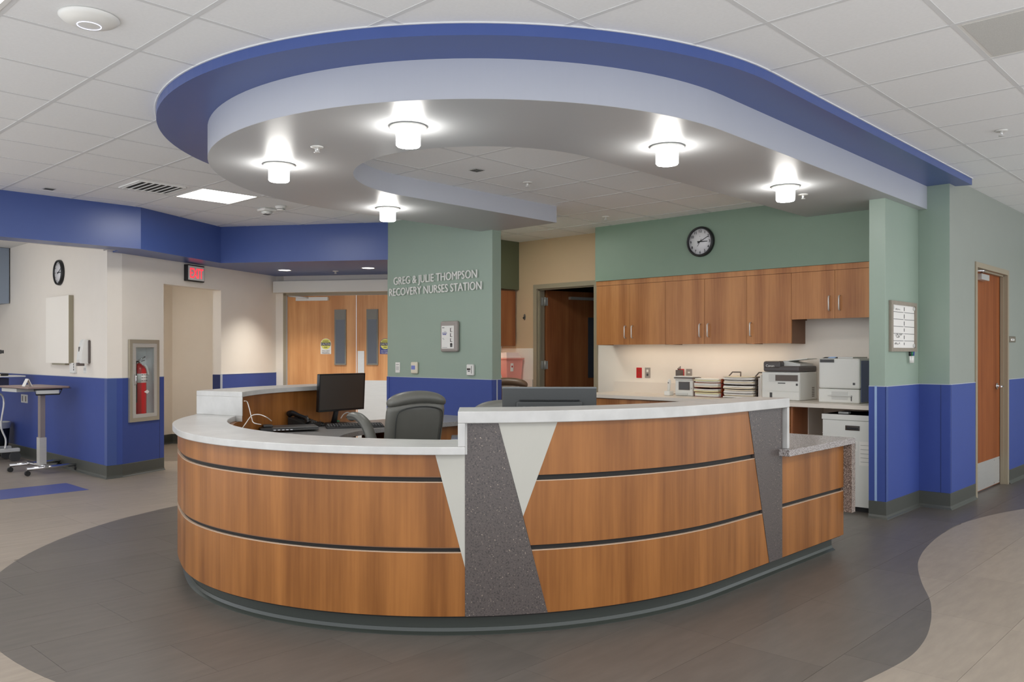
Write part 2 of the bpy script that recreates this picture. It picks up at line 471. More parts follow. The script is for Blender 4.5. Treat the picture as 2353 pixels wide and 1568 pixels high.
def area(p): return abs(sum(p[i - 1][0] * p[i][1] - p[i][0] * p[i - 1][1] for i in range(len(p)))) / 2
ROW, LEN, GAP = 0.457, 0.914, 0.0007
phase = {-1: 3.705, 0: 3.49, 1: 4.427, 4: 1.70, 5: 2.173, 6: 2.173 + LEN / 2}
rnd = random.Random(3)
cells = []
for r in range(-8, 28):
    b0 = 1.475 + ROW * r; ph = phase.get(r, rnd.random() * LEN) % LEN
    for k in range(-2, 13):
        a0 = ph + LEN * k
        cells.append((a0, b0, a0 + LEN, b0 + ROW))
def seen(A, B, z=0.0, m=260):
    d = A * CY + B * SY
    if d < 1.2: return False
    x, y = px_of(A, B, z)
    return -m < x < 2353 + m and -m < y < 1568 + m
def near_seen(c, z=0.0):
    return any(seen(x, y, z) for x in (c[0], c[2]) for y in (c[1], c[3]))
BLUE = (2.174, 8.62, 3.088, 9.24)
light, dark = [], []
for c in cells:
    if c[2] * CY + c[3] * SY < DMIN + .5: continue
    q = clip(dark_poly, c[0] + GAP, c[1] + GAP, c[2] - GAP, c[3] - GAP)
    full = LEN * ROW
    if q and area(q) > 0.002: dark.append((q, c))
    if not q or area(q) < 0.985 * full:
        if c[0] > 7.75 and c[1] > 2.2: continue
        light.append(([(c[0] + GAP, c[1] + GAP), (c[2] - GAP, c[1] + GAP), (c[2] - GAP, c[3] - GAP), (c[0] + GAP, c[3] - GAP)], c))
def dist(c): return hypot((c[0] + c[2]) / 2, (c[1] + c[3]) / 2)
for lst, m, top, lim in ((light, 'floor_light', 0.0, 165), (dark, 'floor_dark', 0.0006, 125)):
    lst.sort(key=lambda t: (not near_seen(t[1]), dist(t[1])))
    rest = MB()
    for i, (q, c) in enumerate(lst):
        if i < lim and near_seen(c): part('floor_tile', MB().prism(q, -0.004, top), m, fl)
        else: rest.prism(q, -0.004, top)
    if rest.v: part('floor_tiles_beyond', rest, m, fl, kind='stuff')
part('floor_tile', MB().box((BLUE[0] - LEN, BLUE[1], -0.003), (BLUE[2], BLUE[3], 0.0009)), 'floor_blue', fl, label='blue inset floor tile')

# ---- ceiling: outer lay-in grid, lower inner grid over the station
ce = struct('ceiling', MB().box((-1.6, -2.2, 2.87), (13, 9.7, 2.95)), 'ceiling_white', 'white lay-in tile ceiling')
G = 0.6096; GA, GB = 1.738, 1.772; IA, IB = 4.142, 4.275
TROF = [(3, 9), (-2, 3), (-2, -2), (-2, 9), (4, -4), (9, -4), (14, -4), (1, -4), (-4, 6)]     # lamps that take a tile's place; unseen ones off the corridor added as fill
SPEC = {(2, 9): 'vent', (4, -2): 'speaker'}
tile_me = MB().box((0.011, 0.011, 0.002), (G - 0.011, G - 0.011, 0.014)).mesh('ceiling_tile'); tile_me.materials.append(MATS['tile_white'])
def inner_zone(A, B, grow=0.0):
    if A < CC[0]: return hypot(A - CC[0], B - CC[1]) < 1.55 + grow
    return (2.7 - grow < B < 5.75 + grow) or (A > 6.05 and B > 2.4 - grow)
rest = MB(); cnt = 0; tl = []
for i in range(-5, 18):
    for j in range(-6, 13):
        a, b = GA + G * i, GB + G * j
        if (i, j) in TROF or (i, j) in SPEC: continue
        if all(inner_zone(a + G * u, b + G * v) for u in (0, 1) for v in (0, 1)): continue
        if b > 9.2: continue
        tl.append((a, b))
tl.sort(key=lambda t: (not near_seen((t[0], t[1], t[0] + G, t[1] + G), Z_OUT), hypot(t[0], t[1])))
for k, (a, b) in enumerate(tl):
    if k < 210 and near_seen((a, b, a + G, b + G), Z_OUT): share('ceiling_tile', tile_me, ce, (a, b, Z_OUT))
    else: rest.box((a + 0.011, b + 0.011, Z_OUT + 0.002), (a + G - 0.011, b + G - 0.011, Z_OUT + 0.014))
part('ceiling_tiles_beyond', rest, 'tile_white', ce, kind='stuff')
for i in range(-5, 19): part('grid_tee', MB().box((GA + G * i - 0.012, -2.2, Z_OUT), (GA + G * i + 0.012, 9.6, Z_OUT + 0.02)), 'tee_white', ce)
for j in range(-6, 13): part('grid_tee', MB().box((-1.6, GB + G * j - 0.012, Z_OUT + 0.0005), (13, GB + G * j + 0.012, Z_OUT + 0.02)), 'tee_white', ce)
ci = struct('ceiling_lower', MB().prism(arc(CC, 1.5, 90, 270, 30) + [(CC[0], 2.7), (7.42, 2.7), (7.42, 2.5), (7.8, 2.5), (7.8, 7.6), (6.06, 7.6), (6.06, 5.74), (CC[0], 5.74)], 2.757, 2.78), 'ceiling_white', 'lower white tile ceiling over the nurses station')
tin = []
for i in range(-3, 7):
    for j in range(-4, 6):
        a, b = IA + G * i, IB + G * j
        ok = all((hypot(a + G * u - CC[0], b + G * v - CC[1]) < 1.82) if a + G * u < CC[0] else ((2.45 < b + G * v < 6.05) or (a > 6.05 and 2.4 < b + G * v < 7.7)) for u in (0, 1) for v in (0, 1))
        vis = any(inner_zone(a + G * u, b + G * v, -0.6) for u in (0, .5, 1) for v in (0, .5, 1))
        if a + G > 7.9: continue
        if (i, j) == (3, 3): continue
        if ok: tin.append((a, b)); share('ceiling_tile', tile_me, ci, (a, b, Z_IN))
for i in range(-1, 7):
    A = IA + G * i
    y0, y1 = (2.6, 5.9) if A < 6.06 else (2.6, 7.6)
    if A < CC[0] - 0.3: h = sqrt(max(0.01, 1.5 ** 2 - (A - CC[0]) ** 2)); y0, y1 = CC[1] - h, CC[1] + h
    part('grid_tee', MB().box((A - 0.012, y0, Z_IN), (A + 0.012, y1, Z_IN + 0.014)), 'tee_white', ci)
for j in range(-2, 6):
    B = IB + G * j
    x0 = 6.06 if B > 5.9 else (CC[0] - sqrt(max(0.0, 1.5 ** 2 - (B - CC[1]) ** 2)))
    part('grid_tee', MB().box((x0, B - 0.012, Z_IN + 0.0005), (7.745, B + 0.012, Z_IN + 0.014)), 'tee_white', ci)
# wall of the bay at the nook is closed by the soffits below

def wainscot(parent, pl, a0, a1, m='blue_wainscot', top=Z_RAIL, z0=0.14):
    part('wainscot', MB().pbox(pl, a0, a1, z0, top, 0.0, 0.006), m, parent)
    part('wainscot_cap', MB().pbox(pl, a0, a1, top, top + 0.006, 0.0, 0.009), 'rail_light', parent)
def baseboard(name, pts, label, h=0.14, t=0.008):
    """rubber cove base along a plan polyline; room on the right-hand side of the path"""
    prof = [(0, 0), (t + 0.018, 0), (t + 0.016, 0.004), (t + 0.005, 0.014), (t, 0.03), (t, h - 0.004), (t - 0.004, h), (0, h)]
    n = len(pts); rings = []
    for i in range(n):
        p = Vector(pts[i]); d0 = (Vector(pts[i]) - Vector(pts[i - 1])).normalized() if i else None
        d1 = (Vector(pts[i + 1]) - Vector(pts[i])).normalized() if i < n - 1 else None
        if d0 is None: d0 = d1
        if d1 is None: d1 = d0
        n0 = Vector((d0.y, -d0.x)); n1 = Vector((d1.y, -d1.x)); m = (n0 + n1); m = m / max(0.3, m.dot(n0))
        rings.append([Vector((p.x + m.x * o, p.y + m.y * o, z)) for o, z in prof])
    mb = MB().loft(rings, smooth=False)
    return struct(name, mb, 'base_rubber', label)

# ---- right-hand walls
w = struct('wall_right', MB().box((7.7455, 2.18, 0), (8.52, 2.30, Z_OUT)).box((9.68, 2.18, 0), (13, 2.30, Z_OUT)).box((8.52, 2.18, 2.15), (9.68, 2.30, Z_OUT)), 'grey_green', 'pale green corridor wall with blue wainscot at right')
wainscot(w, P_RIGHT, 7.745, 8.50); wainscot(w, P_RIGHT, 9.70, 13)
part('wainscot_seam', MB().pbox(P_RIGHT, 7.76, 7.764, 0.14, Z_RAIL, 0, 0.0075), 'blue_dark', w)
w = struct('wall_right_return', MB().box((7.745, 2.1805, 0), (7.865, 2.56, Z_OUT)), 'green', 'narrow green wall return beside the wing wall')
wainscot(w, P_BACK, -2.43, -2.18)
part('wainscot_seam', MB().pbox(P_BACK, -2.25, -2.246, 0.14, Z_RAIL, 0, 0.0075), 'blue_dark', w)
w = struct('wall_right_wing', MB().box((6.945, 2.43, 0), (7.745, 2.56, 2.60)), 'green', 'green wing wall end carrying the whiteboard', bevel=0.004)
wainscot(w, P_WING, 6.945, 7.745)
P_WEND = Plane((6.945, 0), (0, -1))
wainscot(w, P_WEND, -2.56, -2.43)
part('corner_strip', MB().pbox(P_WEND, -2.512, -2.494, 0.14, Z_RAIL + 0.006, 0, 0.011), 'strip_blue_light', w)
part('corner_guard', MB().pbox(P_WING, 6.94, 6.985, 0.14, Z_RAIL, .0062, .008), 'blue', w)
baseboard('baseboard_right', [(6.945, 2.56), (6.945, 2.43), (7.745, 2.43), (7.745, 2.18), (8.50, 2.18)], 'dark rubber base along the wing wall and corridor corner')
baseboard('baseboard_right_far', [(9.70, 2.18), (13, 2.18)], 'dark rubber base beyond the corridor door')
struct('wall_corridor_end', MB().box((12.85, -2.2, 0), (12.95, 2.18, Z_OUT)), 'grey_green', 'end wall of the right-hand corridor')
# ---- back wall with the doorway
w = struct('wall_back', MB().box((7.745, 2.56, 0), (7.865, 5.98, Z_IN + 0.1)).box((7.745, 6.92, 0), (7.865, 7.55, Z_IN + 0.1)).box((7.745, 5.98, 2.15), (7.865, 6.92, Z_IN + 0.1)), 'beige', 'beige wall behind the cabinets with an open doorway')
part('upper_wall_paint', MB().pbox(P_BACK, -7.5, -5.7, 2.15, Z_IN, 0, 0.002).pbox(P_BACK, -7.5, -6.93, 1.4, 2.15, 0, 0.002), 'tan', w)
w = struct('wall_back_soffit', MB().box((7.42, 2.56, 2.14), (7.745, 5.735, Z_IN + 0.03)), 'green_soffit', 'green soffit above the wall cabinets carrying a clock')
# dark room beyond the doorway
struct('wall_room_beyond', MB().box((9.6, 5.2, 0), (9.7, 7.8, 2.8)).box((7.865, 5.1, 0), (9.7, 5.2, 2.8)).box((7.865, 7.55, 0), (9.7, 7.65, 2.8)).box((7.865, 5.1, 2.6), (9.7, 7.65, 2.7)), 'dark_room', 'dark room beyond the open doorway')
# ---- nook behind the pier
w = struct('wall_nook', MB().box((6.12, 7.5, 0), (7.745, 7.6, Z_IN + 0.1)), 'beige', 'beige nook wall behind the pier')
struct('wall_nook_soffit', MB().box((6.12, 7.2, 2.14), (7.744, 7.5, Z_IN + 0.02)), 'olive', 'olive green soffit in the nook behind the pier')
# ---- the pier with the station's name
w = struct('wall_pier', MB().box((6.0, 5.95, 0), (6.13, 7.65, 2.85)), 'green', 'green pier wall carrying the station name', bevel=0.004)
wainscot(w, P_PIER, -7.65, -5.95, m='blue_wainscot')
P_PEND = Plane((0, 5.95), (1, 0))
wainscot(w, P_PEND, 6.0, 6.13)
part('corner_strip', MB().pbox(P_PEND, 6.055, 6.068, 0.14, Z_RAIL + 0.006, 0, 0.011), 'rail_light', w)
part('corner_guard', MB().pbox(P_PIER, -7.65, -7.605, 0.14, Z_RAIL + 0.002, 0.006, 0.011), 'blue_wainscot', w)
baseboard('baseboard_pier', [(6.0, 7.65), (6.0, 5.95), (6.13, 5.95)], 'dark rubber base at the pier')
# ---- left walls
K = P_DD.w(P_DD.hit(634, 800)[0], 0); K = (K.x, K.y)
sK = (K[0] - D_ORG[0]) * P_DIAG.u[0] + (K[1] - D_ORG[1]) * P_DIAG.u[1]
oL, oR, oT = P_DIAG.hit(376, 700)[0], P_DIAG.hit(508, 700)[0], 2.135
TH = 0.13
xF = (P_DIAG.hit(299, 870)[0], P_DIAG.hit(356, 870)[0], P_DIAG.hit(327, 955)[1], P_DIAG.hit(327, 800)[1])    # recess for the extinguisher cabinet
w = struct('wall_left', MB().box((3.486, 9.32, 0), (3.62, 14.5, 2.845)), 'beige', 'beige side wall of the left room with blue wainscot')
wainscot(w, P_LEFT, -14.5, -9.217)
w = struct('wall_left_diagonal', MB().prism([(3.485, 9.217), D_ORG, tuple(P_DIAG.w(xF[0], 0))[:2], tuple(P_DIAG.w(xF[0], 0, -TH))[:2], (3.60, 9.42), (3.4865, 9.42)], 0, Z_SOF + 0.02).pbox(P_DIAG, xF[1], oL, 0, Z_SOF + 0.02, -TH, 0).pbox(P_DIAG, xF[0], xF[1], 0, xF[2], -TH, 0).pbox(P_DIAG, xF[0], xF[1], xF[3], Z_SOF + 0.02, -TH, 0).pbox(P_DIAG, oR, sK + 0.3, 0, Z_SOF + 0.02, -TH * .95, 0).pbox(P_DIAG, oL, oR, oT, Z_SOF + 0.02, -TH * .95, 0), 'beige', 'beige angled wall with an open passage and exit sign')
aF0, aF1 = P_DIAG.hit(293, 860)[0], P_DIAG.hit(361, 860)[0]
wainscot(w, P_COR, -.004, hypot(.162, .02) + .003); wainscot(w, P_DIAG, -.003, xF[0]); wainscot(w, P_DIAG, xF[1], oL)
part('wainscot', MB().pbox(P_DIAG, xF[0], xF[1], 0.14, xF[2], 0, 0.006), 'blue_wainscot', w)
wainscot(w, P_DIAG, oR, sK)
part('wainscot_seam', MB().pbox(P_DIAG, oL - 0.075, oL - 0.069, 0.14, Z_RAIL, 0.004, 0.0075), 'blue_dark', w)
part('corner_guard', MB().pbox(P_COR, -.004, 0.10, 0.14, Z_RAIL + 0.001, 0.005, 0.009).pbox(P_LEFT, -9.28, -9.212, 0.14, Z_RAIL + 0.001, 0.005, 0.009), 'blue', w)
P_JAMB = Plane(tuple(P_DIAG.w(oR, 0))[:2], (-P_DIAG.n[0], -P_DIAG.n[1]))     # right-hand reveal of the passage
part('reveal_wainscot', MB().pbox(Plane(tuple(P_DIAG.w(oR, 0))[:2], P_DIAG.u), -0.006, 0.0, 0.14, Z_RAIL, -TH * .95, 0.0), 'blue_dark', w)
part('reveal_strip', MB().pbox(P_DIAG, oR - 0.012, oR + 0.012, 0.14, Z_RAIL + 0.004, -0.004, 0.012), 'rail_light', w)
baseboard('baseboard_left', [(3.49, 14.4), (3.485, 9.217), D_ORG, tuple(P_DIAG.w(oL, 0))[:2]], 'dark rubber base around the left wall corner')
baseboard('baseboard_diagonal', [tuple(P_DIAG.w(oR, 0))[:2], tuple(P_DIAG.w(sK, 0))[:2]], 'dark rubber base on the angled wall')
# passage behind the opening
P_SIDE = Plane(tuple(P_DIAG.w(oR + 1.3, 0))[:2], P_DIAG.n)      # side wall of the passage
oB = P_SIDE.hit(396, 900)[0]
struct('wall_passage', MB().pbox(P_DIAG, 1.0, oR + 1.5, 0, 2.6, oB - .1, oB).pbox(P_DIAG, oR + 1.3, oR + 1.4, 0, 2.6, oB, -TH * .95), 'beige', 'plain beige wall seen through the passage')
baseboard('baseboard_passage', [tuple(P_DIAG.w(1.0, 0, oB))[:2], tuple(P_DIAG.w(oR + 1.3, 0, oB))[:2], tuple(P_DIAG.w(oR + 1.3, 0, -.2))[:2]], 'dark rubber base inside the passage')
struct('ceiling_passage', MB().pbox(P_DIAG, 1.0, oR + 1.4, 2.5, 2.6, oB - .1, -TH), 'ceiling_white', 'ceiling of the passage')
# left room shell
struct('ceiling_left_room', MB().box((-1.6, 8.99, 2.74), (3.49, 14.5, 2.8)), 'ceiling_white', 'white ceiling of the left room')
struct('wall_left_room_end', MB().box((-1.6, 13.5, 0), (3.49, 13.6, 2.8)), 'beige', 'far end wall of the left room')
# ---- blue soffit at left
fr = [(-1.6, 8.72), (3.63, 8.715), (4.85, 9.372), (6.0, 7.64)]
bk = [(6.13, 7.64), (6.13, 7.6), (7.9, 7.6), (7.9, 9.6), (7.2, 11.0), (K[0] + 0.3, K[1] + 0.3)] + [tuple(P_DIAG.w(s, 0, -0.05))[:2] for s in (oR, oL, 0.1)] + [(3.55, 9.26), (3.52, 9.0), (-1.6, 9.0)]
so = struct('trim_1', MB().prism(fr + bk, Z_SOF, Z_OUT + 0.02), 'blue', 'deep blue painted soffit band under the left ceiling')
struct('trim_2', MB().box((-1.6, 9.005, Z_SOF + 0.0), (3.49, 9.05, Z_SOF + 0.03)), 'frame_light', 'pale curtain track behind the blue soffit')
# ---- double door wall
w = struct('wall_double_door', MB().pbox(P_DD, P_DD.hit(634, 0)[0] - 0.1, P_DD.hit(652, 0)[0], 0, Z_SOF, -0.15, 0).pbox(P_DD, P_DD.hit(634, 0)[0], 3.2, 2.19, Z_SOF, -0.15, 0).pbox(P_DD, 2.25, 3.2, 0, 2.19, -0.15, 0), 'beige', 'beige wall around the double doors')

# ---- unseen lamp added to brighten the passage
ac_ = (oL + oR) / 2 + .2; pw_ = P_DIAG.w(ac_, 2.5, -1.6)
t = thing('recessed_light', 'recessed light in the passage ceiling behind the angled wall', 'light', tuple(pw_), 0, 'recessed soffit lights')
part('lens', MB().lathe([(0, -.004), (.2, -.004), (.2, -.0005), (0, -.0005)], tuple(pw_), 32), 'troffer', t)
# ================================================================ canopy over the station
Z_BLUE, Z_CAN = 2.788, 2.59
cv = thing('ceiling_canopy', 'curved grey canopy edged with a wide blue band over the nurses station', 'canopy', (CC[0], CC[1], Z_CAN))
def u_path(r, a_end, b_end, n=72):
    left = arc(CC, r, 90, 270, n)
    return [(b_end, CC[1] + r)] + left + [(a_end, CC[1] - r)]
C2 = (4.235, 4.24)
o_ = u_path(1.88, 7.744, 6.1); i_ = u_path(0.94, 7.42, 6.1)
part('grey_ring', MB().band(o_, i_, Z_CAN, Z_BLUE + 0.02, smooth=False), 'canopy_grey', cv)
part('soffit_panel', MB().band(u_path(1.879, 7.743, 6.099), u_path(.941, 7.421, 6.099), Z_CAN - .0015, Z_CAN + .004).box((7.421, 2.561, Z_CAN - .0015), (7.743, 3.299, Z_CAN + .004)), 'canopy_soffit', cv)
part('blue_band', MB().band(u_path(2.18, 7.95, 6.02), u_path(1.6, 7.744, 6.02), Z_BLUE, Z_OUT + 0.001), 'blue', cv)
part('edge_trim', MB().band(u_path(2.188, 7.96, 6.02), u_path(2.17, 7.95, 6.02), Z_OUT - 0.004, Z_OUT + 0.004), 'tee_white', cv)
part('end_infill', MB().box((7.42, 2.56, Z_CAN), (7.744, 3.30, Z_BLUE)), 'canopy_grey', cv)

def globe_light(i, x, y, label):
    t = thing('canopy_light', label, 'light', (x, y, Z_CAN), 0, 'cylinder lights under the canopy')
    part('flange', MB().lathe([(0.0, -0.001), (0.098, -0.001), (0.104, -0.006), (0.104, -0.010), (0.092, -0.014), (0.0, -0.014)], (x, y, Z_CAN - .002), 40), 'white_plastic', t)
    part('glass_shade', MB().lathe([(0.094, -0.0142), (0.094, -0.020), (0.068, -0.026), (0.067, -0.105), (0.062, -0.112), (0.0, -0.112)], (x, y, Z_CAN), 40), 'globe', t)
for k, (x, y, l) in enumerate([(2.957, 4.922, 'glowing cylinder light at the far left of the canopy'), (2.948, 3.575, 'glowing cylinder light nearest the front curve of the canopy'),
        (4.308, 2.783, 'glowing cylinder light where the right canopy arm begins'), (5.949, 2.806, 'glowing cylinder light beside the canopy sprinkler near the green wing wall'), (4.486, 5.715, 'glowing cylinder light above the green pier')]):
    globe_light(k, x, y, l)
def sprinkler(x, y, z, label):
    t = thing('sprinkler', label, 'sprinkler', (x, y, z), 0, 'ceiling sprinklers')
    part('escutcheon', MB().lathe([(0.0, 0), (0.04, 0), (0.036, -0.006), (0.0, -0.006)], (x, y, z), 20), 'white_plastic', t)
    part('head', MB().cyl((x, y, z - 0.006), (x, y, z - 0.03), 0.009, 0.007, 10).lathe([(0.0, -0.034), (0.018, -0.034), (0.018, -0.037), (0.0, -0.037)], (x, y, z), 14)
         .box((x - 0.014, y - 0.002, z - 0.034), (x - 0.011, y + 0.002, z - 0.012)).box((x + 0.011, y - 0.002, z - 0.034), (x + 0.014, y + 0.002, z - 0.012)), 'metal', t)
sprinkler(2.86, 4.33, Z_CAN, 'sprinkler between the two left canopy lights')
sprinkler(6.35, 2.85, Z_CAN, 'sprinkler next to the rightmost canopy light')
sprinkler(6.374, 1.472, Z_OUT, 'sprinkler in the outer ceiling at far right')
x, y = at_z(1212, 419, Z_IN); sprinkler(x, y, Z_IN, 'sprinkler in the inner ceiling beside the small vent')
x, y = at_z(1392, 498, Z_IN); sprinkler(x, y, Z_IN, 'sprinkler in the inner ceiling near the green soffit')
x, y = at_z(771, 623, Z_SOF); sprinkler(x, y, Z_SOF, 'sprinkler between the recessed lights under the blue soffit')

# ---- ceiling lamps in the grid
def troffer(i, j, label, GA=GA, GB=GB, Z_OUT=Z_OUT):
    a, b = GA + G * i, GB + G * j
    t = thing('ceiling_light', label, 'light', (a + G / 2, b + G / 2, Z_OUT), 0, 'square ceiling lights')
    fm = MB()
    for q in (((a + .012, b + .012), (a + G - .012, b + .035)), ((a + .012, b + G - .035), (a + G - .012, b + G - .012)), ((a + .012, b + .035), (a + .035, b + G - .035)), ((a + G - .035, b + .035), (a + G - .012, b + G - .035))):
        fm.box((q[0][0], q[0][1], Z_OUT - 0.004), (q[1][0], q[1][1], Z_OUT + 0.02))
    part('frame', fm, 'white_plastic', t)
    part('diffuser', MB().box((a + .035, b + .035, Z_OUT + 0.002), (a + G - .035, b + G - .035, Z_OUT + 0.02)), 'troffer', t)
for n, (i, j) in enumerate(TROF):
    troffer(i, j, ['bright square ceiling light next to the vent at left', 'square ceiling light at the top left corner'][n] if n < 2 else ['square ceiling light in the hall to the left of the photographer', 'square ceiling light before the left room', 'square hall ceiling light in line with the desk front', 'square hall ceiling light in line with the corridor door', 'square hall ceiling light at the far corridor end', 'square hall ceiling light nearest the photographer', 'square hall ceiling light left of the access point'][n - 2])
troffer(3, 3, 'square ceiling light above the nook behind the pier', IA, IB, Z_IN)  # added where the canopy hides it, to brighten the station interior
for (a, b, l) in ((2.0, 10.9, 'square ceiling light in the left room near the side wall'),):  # out-of-view panel added to lift the left room's wall
    t = thing('ceiling_light', l, 'light', (a, b, 2.74), 0, 'square ceiling lights')
    part('frame', MB().box((a - .3, b - .3, 2.728), (a + .3, b + .3, 2.739)), 'white_plastic', t)
    part('diffuser', MB().box((a - .28, b - .28, 2.724), (a + .28, b + .28, 2.7275)), 'troffer_soft', t)
# vent and speaker tiles
a, b = GA + G * 2, GB + G * 9
t = thing('ceiling_vent', 'white ceiling air diffuser beside the square light', 'vent', (a + G / 2, b + G / 2, Z_OUT))
part('face', MB().box((a + .012, b + .012, Z_OUT + 0.001), (a + G - .012, b + G - .012, Z_OUT + 0.012)), 'tile_white', t)
part('opening', MB().box((a + .10, b + .10, Z_OUT - 0.0005), (a + G - .10, b + G - .10, Z_OUT + 0.002)), 'vent_dark', t)
for k in range(7):
    s0 = .105 + k * .057
    part('louvre', MB().ext([(0, 0), (.036, .014), (.040, .010), (.004, -.006)], Matrix.Translation((a + s0, b + .10, Z_OUT - 0.008)), G - .20), 'white_plastic', t)
fm = MB()
for q in ((.085, .085, .515, .10), (.085, .51, .525, .525), (.085, .10, .10, .51), (.51, .085, .525, .525)): fm.box((a + q[0], b + q[1], Z_OUT - 0.01), (a + q[2], b + q[3], Z_OUT + 0.002))
part('frame', fm, 'white_plastic', t)
a, b = GA + G * 4, GB + G * (-2)
t = thing('ceiling_grille', 'perforated grey return grille at the top right corner', 'vent', (a + G / 2, b + G / 2, Z_OUT))
part('frame', MB().box((a + .012, b + .012, Z_OUT + 0.001), (a + G - .012, b + G - .012, Z_OUT + 0.01)), 'white_plastic', t)
part('screen_panel', MB().box((a + .03, b + .03, Z_OUT - 0.001), (a + G - .03, b + G - .03, Z_OUT + 0.003)), mat('perforated', (206, 206, 202), 0.7, 0.2, var=0.12, scale=300), t)
def slot_vent(x, y, z, label, rz=0.0):
    t = thing('small_vent', label, 'vent', (x, y, z), rz)
    part('plate', MB().box((-.045, -.045, -.004), (.045, .045, 0)), 'steel_brushed', t, world=False)
    for k in range(4): part('slot', MB().box((-.038, -.036 + k * .02, -.0055), (.038, -.026 + k * .02, -.004)), 'vent_dark', t, world=False)
slot_vent(*at_z(113, 434, Z_OUT), Z_OUT, 'small grey slotted vent in the ceiling at far left')
slot_vent(*at_z(1095, 391, Z_IN), Z_IN, 'small grey slotted vent in the ceiling inside the canopy')
# wireless access point
x, y = at_z(205, 40, Z_OUT)
t = thing('access_point', 'round white dome with a thin light ring on the ceiling', 'access point', (x, y, Z_OUT))
part('dome', MB().lathe([(0.125, 0), (0.125, -0.006), (0.112, -0.018), (0.08, -0.032), (0.05, -0.038), (0, -0.038)], (x, y, Z_OUT), 48), 'white_plastic', t)
part('light_ring', MB().lathe([(0.047, -0.0378), (0.0475, -0.0395), (0.050, -0.0395), (0.0505, -0.0376)], (x, y, Z_OUT), 48, cap=False), 'led_blue', t)
# alarm and detector
x, y = at_z(613, 480, Z_OUT)
t = thing('ceiling_alarm', 'white ceiling strobe alarm left of a smaller detector', 'alarm', (x, y, Z_OUT))
part('base', MB().rbox((x - .075, y - .075, Z_OUT - .03), (x + .075, y + .075, Z_OUT), .012), 'white_plastic', t)
part('lens', MB().lathe([(.055, -.03), (.055, -.042), (.045, -.055), (0, -.06)], (x, y, Z_OUT), 24), 'printer_grey', t)
for k in range(3): part('slot', MB().box((x - .03, y - .02 + k * .018, Z_OUT - .061), (x + .03, y - .012 + k * .018, Z_OUT - .055)), 'dark_grey', t)
x, y = at_z(645, 474, Z_OUT)
t = thing('smoke_detector', 'small round white smoke detector right of the strobe', 'detector', (x, y, Z_OUT))
part('base', MB().lathe([(.055, 0), (.055, -.015), (.045, -.02), (.04, -.04), (.03, -.046), (0, -.046)], (x, y, Z_OUT), 28), 'white_plastic', t)
part('slot_ring', MB().lathe([(.0415, -.028), (.043, -.03), (.042, -.034), (.0405, -.036)], (x, y, Z_OUT), 28, cap=False), 'dark_grey', t)
# recessed lights below the blue soffit
for (px, py, l) in ((654, 621, 'recessed round light near the passage under the blue soffit'), (846, 616, 'recessed round light next to the pier under the blue soffit')):
    x, y = at_z(px, py, Z_SOF)
    t = thing('recessed_light', l, 'light', (x, y, Z_SOF), 0, 'recessed soffit lights')
    part('trim_ring', MB().lathe([(.075, 0), (.092, 0), (.092, -.005), (.075, -.003), (.075, 0)], (x, y, Z_SOF), 32, cap=False), 'white_plastic', t)
    part('lens', MB().lathe([(0, -.002), (.076, -.002), (.076, -.0005), (0, -.0005)], (x, y, Z_SOF), 32), 'downlight_lens', t)
    ld = bpy.data.lights.new('recessed_lamp', 'SPOT'); ld.energy = DOWN_W; ld.spot_size = radians(100); ld.spot_blend = 0.9; ld.shadow_soft_size = 0.06; ld.color = (1, .96, .88)
    lo = bpy.data.objects.new('lamp', ld); COL.objects.link(lo); lo.parent = t; lo.location = (0, 0, -.02)

# ================================================================ the curved reception desk
CO = (0.0937447, -1.13663458, 4.43909259, -3.54489666)
def r_of(deg):
    t = radians(max(163.0, min(268.0, deg))); return ((CO[0] * t + CO[1]) * t + CO[2]) * t + CO[3]
DC = (4.2, 4.235)
A_END = 5.69
base_pts = []
for i in range(0, 131):
    th = 134 + (270 - 134) * i / 130; r = r_of(th); base_pts.append((DC[0] + r * cos(radians(th)), DC[1] + r * sin(radians(th))))
bl = base_pts[-1][1]
for k in range(1, 31): base_pts.append((DC[0] + (A_END - DC[0]) * k / 30, bl + (2.268 - bl) * k / 30))
# smooth the joints
for _ in range(12):
    base_pts = [base_pts[0]] + [((p[0] + 2 * q[0] + r[0]) / 4, (p[1] + 2 * q[1] + r[1]) / 4) for p, q, r in zip(base_pts, base_pts[1:], base_pts[2:])] + [base_pts[-1]]
NB = len(base_pts)
nrm = []
for i in range(NB):
    a = base_pts[max(0, i - 1)]; b = base_pts[min(NB - 1, i + 1)]; d = hypot(b[0] - a[0], b[1] - a[1])
    nrm.append(((b[1] - a[1]) / d, -(b[0] - a[0]) / d))
def bp(i, off):          # point on the front curve at fractional index i, off > 0 towards the visitor
    i = max(0.0, min(NB - 1.0, i)); k = min(int(i), NB - 2); f = i - k
    x = base_pts[k][0] * (1 - f) + base_pts[k + 1][0] * f; y = base_pts[k][1] * (1 - f) + base_pts[k + 1][1] * f
    nx = nrm[k][0] * (1 - f) + nrm[k + 1][0] * f; ny = nrm[k][1] * (1 - f) + nrm[k + 1][1] * f
    return (x + nx * off, y + ny * off)
def idx_at(px, off=0.0):  # index on the curve under a given photo column (front side)
    best = None
    xs = [px_of(*bp(i, off), 0.5)[0] for i in range(NB)]
    i0 = min(range(NB), key=lambda i: xs[i])
    for i in range(i0, NB - 1):
        if xs[i] <= px <= xs[i + 1]: return i + (px - xs[i]) / (xs[i + 1] - xs[i])
    return NB - 1.0
def z_at(i, py, off=0.0):
    p = bp(i, off); return EYE + (HOR - py) / F_PX * (p[0] * CY + p[1] * SY)
def rng(i0, i1, step=1.0):
    out = [i0]; k = math.ceil(i0 + 1e-6)
    while k < i1 - 1e-6: out.append(float(k)); k += step
    out.append(i1); return out
